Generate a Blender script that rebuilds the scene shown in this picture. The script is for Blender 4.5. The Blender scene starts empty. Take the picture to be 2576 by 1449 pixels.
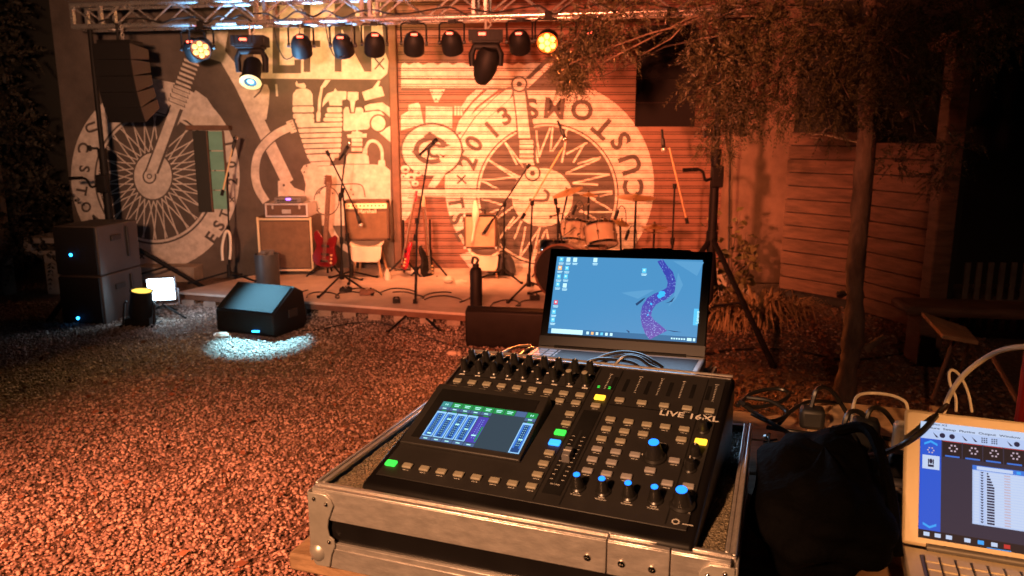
import bpy, bmesh, math, random
import numpy as np
from mathutils import Vector, Matrix
from mathutils.geometry import tessellate_polygon

random.seed(7)
RNG = np.random.default_rng(11)
SC = bpy.context.scene
COL = SC.collection

# ------------------------------------------------------------------ camera
CAM_H, F_PX, HOR = 1.65, 1900.0, 350.0          # photo measured on a 2576 x 1449 grid
PITCH = math.atan((724.5 - HOR) / F_PX)
cam_d = bpy.data.cameras.new('camera'); cam = bpy.data.objects.new('camera', cam_d); COL.objects.link(cam)
cam_d.sensor_width = 36.0; cam_d.lens = F_PX / 2576 * 36.0
cam_d.clip_start = 0.02; cam_d.clip_end = 200
cam_d.dof.use_dof = True; cam_d.dof.focus_distance = 1.45; cam_d.dof.aperture_fstop = 8.0
cam.location = (0, 0, CAM_H); cam.rotation_euler = (math.pi / 2 - PITCH, 0, 0)
SC.camera = cam

# ------------------------------------------------------------------ night sky, exposure
w = bpy.data.worlds.new('World'); SC.world = w; w.use_nodes = True
bg = w.node_tree.nodes['Background']
sky = w.node_tree.nodes.new('ShaderNodeTexSky'); sky.sky_type = 'NISHITA'; sky.sun_disc = False
sky.sun_elevation = math.radians(-4); sky.sun_rotation = math.radians(200)
w.node_tree.links.new(sky.outputs[0], bg.inputs[0]); bg.inputs[1].default_value = 0.02
SC.view_settings.view_transform = 'Standard'; SC.view_settings.look = 'None'
SC.view_settings.exposure = 0.45; SC.view_settings.gamma = 1.0
SC.render.engine = 'CYCLES'
SC.cycles.use_denoising = True
SC.cycles.max_bounces = 6; SC.cycles.diffuse_bounces = 3; SC.cycles.glossy_bounces = 3
SC.cycles.sample_clamp_indirect = 4.0
SC.cycles.caustics_reflective = False; SC.cycles.caustics_refractive = False

# ------------------------------------------------------------------ measured rays
_F = np.array([0, math.cos(PITCH), -math.sin(PITCH)]); _U = np.array([0, math.sin(PITCH), math.cos(PITCH)])
_R = np.array([1., 0, 0]); CAM = np.array([0, 0, CAM_H])
def ray(u, v): return _F + (u - 1288) / F_PX * _R - (v - 724.5) / F_PX * _U
def D(u, v, y):                       # point of the place at distance y in front
    d = ray(u, v); return CAM + d * (y / d[1])
def G(u, v, z=0.0):                   # point of the place on the level z
    d = ray(u, v); return CAM + d * ((z - CAM_H) / d[2])
def nrm(a): a = np.asarray(a, float); return a / np.linalg.norm(a)
class Fr:
    def __init__(s, O, X, Y, N=None):
        s.O = np.asarray(O, float); s.X = nrm(X); Y = np.asarray(Y, float); s.Y = nrm(Y - s.X * (Y @ s.X))
        s.N = np.cross(s.X, s.Y)
    def p(s, x, y, z=0.0): return s.O + s.X * x + s.Y * y + s.N * z
    def hit(s, u, v, z=0.0):
        d = ray(u, v); o = s.O + s.N * z
        k = ((o - CAM) @ s.N) / (d @ s.N); q = CAM + d * k - o
        return float(q @ s.X), float(q @ s.Y)
    def at(s, x, y, z=0.0, ang=0.0):
        c, n = math.cos(ang), math.sin(ang)
        return Fr(s.p(x, y, z), s.X * c + s.Y * n, s.Y * c - s.X * n)
W0 = Fr((0, 0, 0), (1, 0, 0), (0, 1, 0))
def up_fr(O, yaw=0.0):                # upright frame: x along, y up, z towards the viewer
    return Fr(O, (math.cos(yaw), math.sin(yaw), 0), (0, 0, 1))

# ------------------------------------------------------------------ lettering shapes
TXT = {}
def want(*ss):
    made = []
    for s in ss:
        if s in TXT: continue
        c = bpy.data.curves.new('t', 'FONT'); c.body = s; c.size = 1.0; c.offset = 0.018 if len(s) > 1 else 0.03; c.resolution_u = 3
        o = bpy.data.objects.new('t', c); COL.objects.link(o); made.append((s, o, c))
    dg = bpy.context.evaluated_depsgraph_get(); dg.update()
    for s, o, c in made:
        me = bpy.data.meshes.new_from_object(o.evaluated_get(dg))
        v = np.array([x.co[:2] for x in me.vertices]); f = [list(p.vertices) for p in me.polygons]
        v -= v.min(0); h = v[:, 1].max(); v /= h
        TXT[s] = (v, f, v[:, 0].max())
        bpy.data.meshes.remove(me)
    for s, o, c in made: bpy.data.objects.remove(o); bpy.data.curves.remove(c)
want(*list('CUSTOMELFNHXVZI0123'), 'x', 'LIVE 16XL', 'AUDIOLAB', 'Marshall', 'Lenovo', 'VOLUME', 'Volume', 'Fixture  Setup  Plugins  Output  Window  Help', 'Sylon X2', 'CC')

# ------------------------------------------------------------------ materials
def mat(name, col, rough=0.6, metal=0.0, var=0.0, scale=8.0, bump=0.0, bscale=None, emit=None, es=0.0, spec=0.5, col2=None, stretch=None, coat=0.0):
    m = bpy.data.materials.new(name); m.use_nodes = True; nt = m.node_tree; n = nt.nodes; l = nt.links
    b = n['Principled BSDF']; b.inputs['Roughness'].default_value = rough; b.inputs['Metallic'].default_value = metal
    b.inputs['Specular IOR Level'].default_value = spec; b.inputs['Coat Weight'].default_value = coat
    b.inputs['Base Color'].default_value = (*col, 1)
    if emit: b.inputs['Emission Color'].default_value = (*emit, 1); b.inputs['Emission Strength'].default_value = es
    if var or bump or col2:
        tc = n.new('ShaderNodeTexCoord'); src = tc.outputs['Object']
        if stretch:
            mp = n.new('ShaderNodeMapping'); mp.inputs['Scale'].default_value = stretch; l.new(src, mp.inputs[0]); src = mp.outputs[0]
        nz = n.new('ShaderNodeTexNoise'); nz.inputs['Scale'].default_value = scale; nz.inputs['Detail'].default_value = 6; nz.inputs['Roughness'].default_value = 0.65
        l.new(src, nz.inputs['Vector'])
        if var or col2:
            r = n.new('ShaderNodeValToRGB')
            a = tuple(max(0, c * (1 - var)) for c in col); z = col2 if col2 else tuple(min(1, c * (1 + var)) for c in col)
            r.color_ramp.elements[0].position = 0.33; r.color_ramp.elements[1].position = 0.68
            r.color_ramp.elements[0].color = (*a, 1); r.color_ramp.elements[1].color = (*z, 1)
            l.new(nz.outputs['Fac'], r.inputs[0]); l.new(r.outputs[0], b.inputs['Base Color'])
            rr = n.new('ShaderNodeMapRange'); rr.inputs[3].default_value = max(0.05, rough - 0.12); rr.inputs[4].default_value = min(1, rough + 0.12)
            l.new(nz.outputs['Fac'], rr.inputs[0]); l.new(rr.outputs[0], b.inputs['Roughness'])
        if bump:
            n2 = n.new('ShaderNodeTexNoise'); n2.inputs['Scale'].default_value = bscale or scale * 4; n2.inputs['Detail'].default_value = 5
            l.new(src, n2.inputs['Vector'])
            bp = n.new('ShaderNodeBump'); bp.inputs['Strength'].default_value = bump; bp.inputs['Distance'].default_value = 0.01
            l.new(n2.outputs['Fac'], bp.inputs['Height']); l.new(bp.outputs[0], b.inputs['Normal'])
    return m
def glow(name, col, s): return mat(name, tuple(min(c, 0.9) * 0.03 for c in col), 0.5, emit=col, es=s, spec=0.12)
M = {}
M['paint_white'] = mat('paint_white', (0.58, 0.55, 0.52), 0.75, var=0.24, scale=11, bump=0.15, bscale=60)
M['paint_dark'] = mat('paint_dark', (0.085, 0.072, 0.066), 0.7, var=0.25, scale=4, bump=0.15, bscale=60)
M['wall_grey'] = mat('wall_grey', (0.095, 0.08, 0.072), 0.8, var=0.35, scale=2.2, bump=0.3, bscale=40)
M['shutter'] = mat('shutter', (0.2, 0.1, 0.075), 0.6, var=0.2, scale=3, bump=0.1, bscale=50)
M['groove'] = mat('groove', (0.045, 0.02, 0.014), 0.8)
M['post_brown'] = mat('post_brown', (0.13, 0.07, 0.045), 0.6, var=0.3, scale=6, bump=0.15)
M['plaster'] = mat('plaster', (0.2, 0.135, 0.1), 0.85, var=0.3, scale=3, bump=0.3, bscale=50)
M['oldwood'] = mat('oldwood', (0.12, 0.072, 0.05), 0.75, var=0.45, scale=3, bump=0.4, bscale=14, stretch=(1, 1, 6))
M['tablewood'] = mat('tablewood', (0.34, 0.2, 0.11), 0.6, var=0.4, scale=5, bump=0.25, bscale=18, stretch=(1, 6, 6))
M['plywood'] = mat('plywood', (0.42, 0.28, 0.17), 0.6, var=0.3, scale=6, bump=0.15, bscale=20, stretch=(1, 5, 5))
M['concrete'] = mat('concrete', (0.28, 0.25, 0.22), 0.85, var=0.3, scale=5, bump=0.4, bscale=40)
M['stage_floor'] = mat('stage_floor', (0.46, 0.4, 0.35), 0.55, var=0.25, scale=3, bump=0.2, bscale=30)
M['alu'] = mat('alu', (0.76, 0.7, 0.66), 0.34, metal=0.75, var=0.14, scale=14, bump=0.08, bscale=70, stretch=(1, 8, 8))
M['truss'] = mat('truss', (0.72, 0.72, 0.72), 0.28, metal=0.85, var=0.1, scale=10)
M['steel'] = mat('steel', (0.5, 0.47, 0.43), 0.36, metal=0.55, var=0.15, scale=20)
M['chrome'] = mat('chrome', (0.8, 0.78, 0.74), 0.12, metal=1.0)
M['black'] = mat('black', (0.008, 0.0075, 0.0075), 0.6, spec=0.18, var=0.3, scale=12)
M['black_rubber'] = mat('black_rubber', (0.012, 0.012, 0.012), 0.55)
M['black_matte'] = mat('black_matte', (0.02, 0.018, 0.017), 0.8, var=0.3, scale=20, bump=0.3, bscale=200)
M['grille'] = mat('grille', (0.008, 0.0075, 0.0075), 0.75, spec=0.2, bump=0.6, bscale=400)
M['cabside'] = mat('cabside', (0.048, 0.038, 0.034), 0.6, var=0.2, scale=6, bump=0.2, bscale=120)
M['wedge_top'] = mat('wedge_top', (0.011, 0.012, 0.014), 0.85, spec=0.05, bump=0.5, bscale=320, var=0.15, scale=7)
M['panel'] = mat('panel', (0.019, 0.017, 0.016), 0.5, var=0.12, scale=14)
M['panel_edge'] = mat('panel_edge', (0.007, 0.006, 0.006), 0.32, var=0.2, scale=9)
M['button'] = mat('button', (0.27, 0.25, 0.19), 0.55, var=0.06, scale=30)
M['button_grey'] = mat('button_grey', (0.26, 0.25, 0.25), 0.55, var=0.06, scale=30)
M['print'] = mat('print', (0.6, 0.58, 0.54), 0.6)
M['knob'] = mat('knob', (0.014, 0.013, 0.012), 0.32)
M['foam'] = mat('foam', (0.24, 0.19, 0.12), 0.42, var=0.6, scale=260, bump=1.0, bscale=300)
M['leaf'] = mat('leaf', (0.046, 0.046, 0.019), 0.6, var=0.55, scale=2.5)
M['leaf_dark'] = mat('leaf_dark', (0.022, 0.02, 0.012), 0.7, var=0.5, scale=2)
M['bark'] = mat('bark', (0.12, 0.09, 0.068), 0.9, var=0.6, scale=9, bump=1.0, bscale=26, stretch=(1, 1, 0.35))
M['straw'] = mat('straw', (0.36, 0.26, 0.13), 0.6, var=0.35, scale=9)
M['shrubleaf'] = mat('shrubleaf', (0.14, 0.13, 0.05), 0.55, var=0.4, scale=9)
M['cream'] = mat('cream', (0.66, 0.56, 0.4), 0.5, var=0.06, scale=9)
M['white_plastic'] = mat('white_plastic', (0.72, 0.62, 0.46), 0.42, var=0.05, scale=8, bump=0.04, bscale=200)
M['white_cable'] = mat('white_cable', (0.7, 0.63, 0.5), 0.4)
M['cable'] = mat('cable', (0.014, 0.013, 0.012), 0.36)
M['bag'] = mat('bag', (0.0018, 0.0016, 0.0016), 0.8, spec=0.04, bump=0.4, bscale=60)
M['tolex'] = mat('tolex', (0.09, 0.05, 0.03), 0.6, var=0.2, scale=30, bump=0.3, bscale=260)
M['cloth_brown'] = mat('cloth_brown', (0.16, 0.1, 0.06), 0.85, var=0.2, scale=9, bump=0.4, bscale=300)
M['cloth_tan'] = mat('cloth_tan', (0.42, 0.3, 0.2), 0.85, var=0.15, scale=9, bump=0.3, bscale=300)
M['gold'] = mat('gold', (0.75, 0.6, 0.35), 0.35, metal=0.3)
M['red_gloss'] = mat('red_gloss', (0.13, 0.006, 0.01), 0.25, coat=0.5, var=0.2, scale=6)
M['red_bright'] = mat('red_bright', (0.4, 0.012, 0.035), 0.25, coat=0.5)
M['rosewood'] = mat('rosewood', (0.12, 0.05, 0.025), 0.5, var=0.3, scale=20)
M['drum'] = mat('drum', (0.27, 0.2, 0.15), 0.25, coat=0.6, var=0.15, scale=5)
M['drum_head'] = mat('drum_head', (0.6, 0.56, 0.5), 0.6)
M['brass'] = mat('brass', (0.55, 0.34, 0.14), 0.3, metal=0.9, var=0.2, scale=18)
M['chair'] = mat('chair', (0.62, 0.55, 0.46), 0.5, var=0.06)
M['legwood'] = mat('legwood', (0.45, 0.27, 0.14), 0.5, var=0.2, scale=20)
M['teal'] = mat('teal', (0.17, 0.4, 0.34), 0.35, var=0.12, scale=6)
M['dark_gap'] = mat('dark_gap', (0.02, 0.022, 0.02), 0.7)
M['greybin'] = mat('greybin', (0.05, 0.052, 0.056), 0.5, var=0.2)
M['keys'] = mat('keys', (0.5, 0.5, 0.56), 0.5)
M['lap_silver'] = mat('lap_silver', (0.5, 0.49, 0.5), 0.45, metal=0.1)
M['lap_dark'] = mat('lap_dark', (0.05, 0.048, 0.052), 0.5, spec=0.25)
M['lap_grey'] = mat('lap_grey', (0.14, 0.135, 0.14), 0.45, metal=0.1, var=0.06, scale=20)
M['red_paint'] = mat('red_paint', (0.5, 0.02, 0.015), 0.45)
M['tin'] = mat('tin', (0.5, 0.48, 0.42), 0.35, metal=0.8, var=0.3, scale=6)
M['slats'] = mat('slats', (0.13, 0.12, 0.11), 0.8, var=0.3, scale=5)
M['card'] = mat('card', (0.6, 0.42, 0.26), 0.7)
def add_em(k, c, s): M[k] = glow(k, c, s * (.9 if k[:2] in ('s_', 'm_', 'v_') else 1))
add_em('led_amber', (1.0, 0.45, 0.1), 3.5); add_em('led_hot', (1.0, 0.46, 0.06), 6); add_em('face_hot', (1.0, 0.09, 0.008), 3.2); add_em('face_amber', (1.0, 0.3, 0.12), .35); add_em('led_red', (1.0, 0.08, 0.04), 7)
add_em('led_blue', (0.02, 0.35, 1.0), 9); add_em('btn_amber', (1.0, 0.5, 0.03), 1.8); add_em('btn_green', (0.06, 1.0, 0.08), 1.0)
add_em('btn_blue', (0.03, 0.28, 1.0), 1.9); add_em('knob_blue', (0.015, 0.2, 1.0), 2.0); add_em('ring_yellow', (1.0, 0.62, 0.1), 1.3)
add_em('lens_cyan', (0.25, 0.75, 1.0), 4.0); add_em('flood', (0.6, 0.85, 1.0), 22.0); add_em('purple_led', (0.35, 0.12, 1.0), 5.0)
# ------------------------------------------------------------------ mesh builder and scene tree
WLOC = {}
class MB:
    def __init__(s): s.v = []; s.f = []; s.m = []
    def add(s, verts, faces, mi=0):
        k = len(s.v); s.v.extend([tuple(map(float, q)) for q in verts]); s.f.extend([[i + k for i in f] for f in faces]); s.m.extend([mi] * len(faces)); return s
    def box(s, x0, x1, y0, y1, z0, z1, fr=W0, mi=0):
        q = [fr.p(x, y, z) for z in (z0, z1) for y in (y0, y1) for x in (x0, x1)]
        return s.add(q, [[0, 2, 3, 1], [4, 5, 7, 6], [0, 1, 5, 4], [2, 6, 7, 3], [0, 4, 6, 2], [1, 3, 7, 5]], mi)
    def hexa(s, bot, top, mi=0):      # two quads (same winding, seen from above counter-clockwise)
        return s.add(list(bot) + list(top), [[3, 2, 1, 0], [4, 5, 6, 7], [0, 1, 5, 4], [1, 2, 6, 5], [2, 3, 7, 6], [3, 0, 4, 7]], mi)
    def prism(s, poly, z0, z1, fr=W0, mi=0):
        a = sum(poly[i - 1][0] * poly[i][1] - poly[i][0] * poly[i - 1][1] for i in range(len(poly)))
        if a < 0: poly = poly[::-1]
        n = len(poly); v = [fr.p(x, y, z0) for x, y in poly] + [fr.p(x, y, z1) for x, y in poly]
        f = [list(range(n))[::-1], list(range(n, 2 * n))] + [[i, (i + 1) % n, n + (i + 1) % n, n + i] for i in range(n)]
        return s.add(v, f, mi)
    def poly(s, pts, mi=0): return s.add(pts, [list(range(len(pts)))], mi)
    def tube(s, pts, r, seg=8, mi=0, cap=True):
        P = [np.asarray(p, float) for p in pts]; n = len(P); rr = list(r) if hasattr(r, '__len__') else [r] * n
        T = [nrm(P[min(i + 1, n - 1)] - P[max(i - 1, 0)] + 1e-9) for i in range(n)]
        a = np.array([0, 0, 1.]) if abs(T[0][2]) < 0.9 else np.array([1., 0, 0])
        u = nrm(np.cross(T[0], a)); V = []
        for i in range(n):
            u = nrm(u - T[i] * (u @ T[i])); b = np.cross(T[i], u)
            for k in range(seg):
                t = 2 * math.pi * k / seg; V.append(P[i] + rr[i] * (u * math.cos(t) + b * math.sin(t)))
        Fc = [[i * seg + k, i * seg + (k + 1) % seg, (i + 1) * seg + (k + 1) % seg, (i + 1) * seg + k] for i in range(n - 1) for k in range(seg)]
        if cap: Fc += [list(range(seg))[::-1], [(n - 1) * seg + k for k in range(seg)]]
        return s.add(V, Fc, mi)
    def cyl(s, a, b, r, r2=None, seg=16, mi=0): return s.tube([a, b], [r, r if r2 is None else r2], seg, mi)
    def lathe(s, prof, O, axis, seg=24, mi=0):
        T = nrm(axis); a = np.array([0, 0, 1.]) if abs(T[2]) < 0.9 else np.array([1., 0, 0]); u = nrm(np.cross(T, a)); b = np.cross(T, u)
        O = np.asarray(O, float); V = []
        for r, h in prof:
            for k in range(seg):
                t = 2 * math.pi * k / seg; V.append(O + T * h + max(r, 1e-5) * (u * math.cos(t) + b * math.sin(t)))
        n = len(prof)
        Fc = [[i * seg + k, i * seg + (k + 1) % seg, (i + 1) * seg + (k + 1) % seg, (i + 1) * seg + k] for i in range(n - 1) for k in range(seg)]
        return s.add(V, Fc, mi)
    def disc(s, O, axis, r, seg=20, mi=0, r2=None):
        return s.lathe([(r, 0), (1e-5, 0)] if r2 is None else [(r, 0), (r2, 0)], O, axis, seg, mi)
    def rect(s, fr, x0, x1, y0, y1, z=0.0, mi=0): return s.add([fr.p(x0, y0, z), fr.p(x1, y0, z), fr.p(x1, y1, z), fr.p(x0, y1, z)], [[0, 1, 2, 3]], mi)
    def text(s, t, fr, x, y, h, z=0.0, mi=0, w=None, center=False):
        v, f, wd = TXT[t]; sx = h if w is None else w / wd
        ox = x - (wd * sx / 2 if center else 0); oy = y - (h / 2 if center else 0)
        return s.add([fr.p(ox + a * sx, oy + b * h, z) for a, b in v], f, mi)
    def sphere(s, c, r, seg=14, mi=0, sq=(1, 1, 1)):
        V = []; n = seg // 2
        for i in range(n + 1):
            th = math.pi * i / n
            for k in range(seg):
                t = 2 * math.pi * k / seg
                V.append((c[0] + r * sq[0] * math.sin(th) * math.cos(t), c[1] + r * sq[1] * math.sin(th) * math.sin(t), c[2] - r * sq[2] * math.cos(th)))
        return s.add(V, [[i * seg + k, i * seg + (k + 1) % seg, (i + 1) * seg + (k + 1) % seg, (i + 1) * seg + k] for i in range(n) for k in range(seg)], mi)
    def build(s, name, m, parent=None, smooth=38, bevel=0.0, loc=None):
        V = np.array(s.v)
        if parent is not None: o0 = WLOC[parent] if loc is None else np.asarray(loc, float)
        else: o0 = np.asarray(loc, float) if loc is not None else np.array([(V[:, 0].min() + V[:, 0].max()) / 2, (V[:, 1].min() + V[:, 1].max()) / 2, V[:, 2].min()])
        me = bpy.data.meshes.new(name); me.from_pydata([tuple(q) for q in V - o0], [], s.f)
        for k in (m if isinstance(m, (list, tuple)) else [m]): me.materials.append(M[k])
        me.polygons.foreach_set('material_index', s.m)
        me.polygons.foreach_set('use_smooth', [True] * len(s.f)); me.update()
        me.set_sharp_from_angle(angle=math.radians(smooth))
        o = bpy.data.objects.new(name, me); COL.objects.link(o)
        if bevel:
            b = o.modifiers.new('bevel', 'BEVEL'); b.width = bevel; b.segments = 2; b.limit_method = 'ANGLE'; b.angle_limit = math.radians(40)
        if parent is not None: o.parent = parent; o.location = o0 - WLOC[parent]
        else: o.location = o0
        WLOC[o] = o0
        return o
def islands(mb):
    p = list(range(len(mb.v)))
    def r(i):
        while p[i] != i: p[i] = p[p[i]]; i = p[i]
        return i
    for f in mb.f:
        a = r(f[0])
        for i in f[1:]: p[r(i)] = a
    g = {}
    for f, m in zip(mb.f, mb.m): g.setdefault(r(f[0]), []).append((f, m))
    for fs in g.values():
        q = MB(); idx = {}
        for f, m in fs:
            for i in f:
                if i not in idx: idx[i] = len(q.v); q.v.append(mb.v[i])
            q.f.append([idx[i] for i in f]); q.m.append(m)
        yield q
def each(mb, name, m, parent, **k):
    for q in islands(mb): q.build(name, m, parent, **k)
def tag(o, label=None, cat=None, group=None, kind=None):
    if label: o['label'] = label
    if cat: o['category'] = cat
    if group: o['group'] = group
    if kind: o['kind'] = kind
    return o
def thing(name, label, cat, loc, group=None):
    o = bpy.data.objects.new(name, None); COL.objects.link(o); o.empty_display_size = 0.1
    o.location = tuple(map(float, loc)); WLOC[o] = np.asarray(loc, float)
    return tag(o, label, cat, group)
def copy_tree(o, parent=None):
    c = o.copy(); COL.objects.link(c)
    if parent is not None: c.parent = parent
    for ch in o.children: copy_tree(ch, c)
    return c
def raw_mesh(name, V, Fq, m, smooth=False, mi=None):
    me = bpy.data.meshes.new(name); nv, nf, k = len(V), len(Fq), Fq.shape[1]
    me.vertices.add(nv); me.vertices.foreach_set('co', V.astype(np.float32).ravel())
    me.loops.add(nf * k); me.loops.foreach_set('vertex_index', Fq.astype(np.int32).ravel())
    me.polygons.add(nf); me.polygons.foreach_set('loop_start', np.arange(0, nf * k, k, dtype=np.int32))
    if smooth: me.polygons.foreach_set('use_smooth', [True] * nf)
    for q in (m if isinstance(m, (list, tuple)) else [m]): me.materials.append(M[q])
    if mi is not None: me.polygons.foreach_set('material_index', mi.astype(np.int32))
    me.update(calc_edges=True); me.validate()
    o = bpy.data.objects.new(name, me); COL.objects.link(o); WLOC[o] = np.zeros(3)
    return o
def spot(name, loc, target, power, col, size=60, blend=0.6, rad=0.06, parent=None):
    l = bpy.data.lights.new(name, 'SPOT'); l.energy = power; l.color = col; l.spot_size = math.radians(size); l.spot_blend = blend; l.shadow_soft_size = rad
    o = bpy.data.objects.new(name, l); COL.objects.link(o); loc = np.asarray(loc, float)
    d = Vector(tuple(np.asarray(target, float) - loc)); o.rotation_euler = d.to_track_quat('-Z', 'Y').to_euler()
    if parent is not None: o.parent = parent; o.location = tuple(loc - WLOC[parent])
    else: o.location = tuple(loc)
    return o
def smoothpath(pts, n=8):
    P = [np.asarray(p, float) for p in pts]
    if len(P) < 3: return P
    P = [2 * P[0] - P[1]] + P + [2 * P[-1] - P[-2]]; out = []
    for i in range(1, len(P) - 2):
        for k in range(n):
            t = k / n; a, b, c, d = P[i - 1:i + 3]
            out.append(0.5 * (2 * b + (c - a) * t + (2 * a - 5 * b + 4 * c - d) * t * t + (3 * b - a - 3 * c + d) * t ** 3))
    return out + [P[-2]]
def cable(name, pts, r, label, m='cable', group=None, n=8, cat='cable', seg=6):
    return tag(MB().tube(smoothpath(pts, n), r, seg).build(name, m), label, cat, group)
# ------------------------------------------------------------------ unseen washes near the camera: inferred front light plus added fills
KW = (1.0, 0.36, 0.13)
spot('red_wash', (-2.5, -0.5, 2.5), (-1.9, 2.1, 0), 2900, (1.0, 0.23, 0.095), 50, 1.0, 0.1)
spot('yard_fill', (0.3, -1.5, 3.2), (3.15, 5.3, .1), 150, (1.0, 0.40, 0.2), 36, 1.0, 0.1)  # unseen fill added to lift the right side of the yard
spot('desk_wash', (-1.2, -1.0, 2.6), (-.03, .95, 1.15), 440, (1.0, 0.46, 0.21), 20, 0.45, 0.07)
spot('table_wash', (0.2, -1.5, 2.4), (.76, .88, 1.13), 250, (1.0, 0.42, 0.14), 14, 0.5, 0.07)  # extra cone added for the white laptop, sparing the open one
spot('wall_fill', (-0.8, 0.3, 1.9), (-2.5, 9.0, 2.3), 2050, (1.0, 0.44, 0.23), 48, 1.0, 0.1)  # unseen front fill added to light the painted wall evenly
spot('shutter_fill', (-1.4, 0.3, 1.9), (0.9, 9.0, 2.1), 3700, (1.0, 0.21, 0.085), 57, 1.0, 0.1)  # unseen redder fill added for the shutter side

# ------------------------------------------------------------------ ground
def ground_mat():
    m = bpy.data.materials.new('ground_dirt'); m.use_nodes = True; nt = m.node_tree; n = nt.nodes; l = nt.links; b = n['Principled BSDF']
    tc = n.new('ShaderNodeTexCoord'); b.inputs['Roughness'].default_value = 0.9
    a = n.new('ShaderNodeTexNoise'); a.inputs['Scale'].default_value = 28; a.inputs['Detail'].default_value = 8; a.inputs['Roughness'].default_value = 0.8; l.new(tc.outputs['Object'], a.inputs['Vector'])
    v = n.new('ShaderNodeTexVoronoi'); v.inputs['Scale'].default_value = 32; l.new(tc.outputs['Object'], v.inputs['Vector'])
    r = n.new('ShaderNodeValToRGB'); e = r.color_ramp.elements; e[0].position = 0.35; e[0].color = (0.06, 0.045, 0.035, 1); e[1].position = 0.7; e[1].color = (0.26, 0.2, 0.16, 1)
    l.new(a.outputs['Fac'], r.inputs[0]); l.new(r.outputs[0], b.inputs['Base Color'])
    ad = n.new('ShaderNodeMath'); ad.operation = 'ADD'; l.new(a.outputs['Fac'], ad.inputs[0]); l.new(v.outputs['Distance'], ad.inputs[1])
    bp = n.new('ShaderNodeBump'); bp.inputs['Strength'].default_value = 0.9; bp.inputs['Distance'].default_value = 0.03; l.new(ad.outputs[0], bp.inputs['Height']); l.new(bp.outputs[0], b.inputs['Normal'])
    return m
M['ground'] = ground_mat()
g = MB().rect(W0, -40, 40, -30, 50, 0).build('ground', 'ground', loc=(0, 0, 0)); tag(g, 'dark dirt yard in front of the stage', None, None, 'structure')

# ------------------------------------------------------------------ painted wall and roller shutter, 9 m away
WY = 9.0
z1 = lambda x, y: (.25 * x, .25 * y); z2 = lambda x, y: (579.6 + .25 * x, .25 * y); z3 = lambda x, y: (1159.2 + .25 * x, .25 * y)
n1 = lambda x, y: (161 + .4 * x, 161 + .4 * y); n2 = lambda x, y: (998.2 + .3555 * x, 180.3 + .3555 * y); n3 = lambda x, y: (611.8 + .2222 * x, 161 + .2222 * y)
z6 = lambda x, y: (515.2 + .3556 * x, 322 + .3556 * y); z7 = lambda x, y: (1030.4 + .3555 * x, 322 + .3555 * y); z8 = lambda x, y: (1738.8 + .4444 * x, 386.4 + .4444 * y)
z5 = lambda x, y: (.3556 * x, 322 + .3556 * y); z4 = lambda x, y: (1738.8 + .325 * x, .325 * y)

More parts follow.
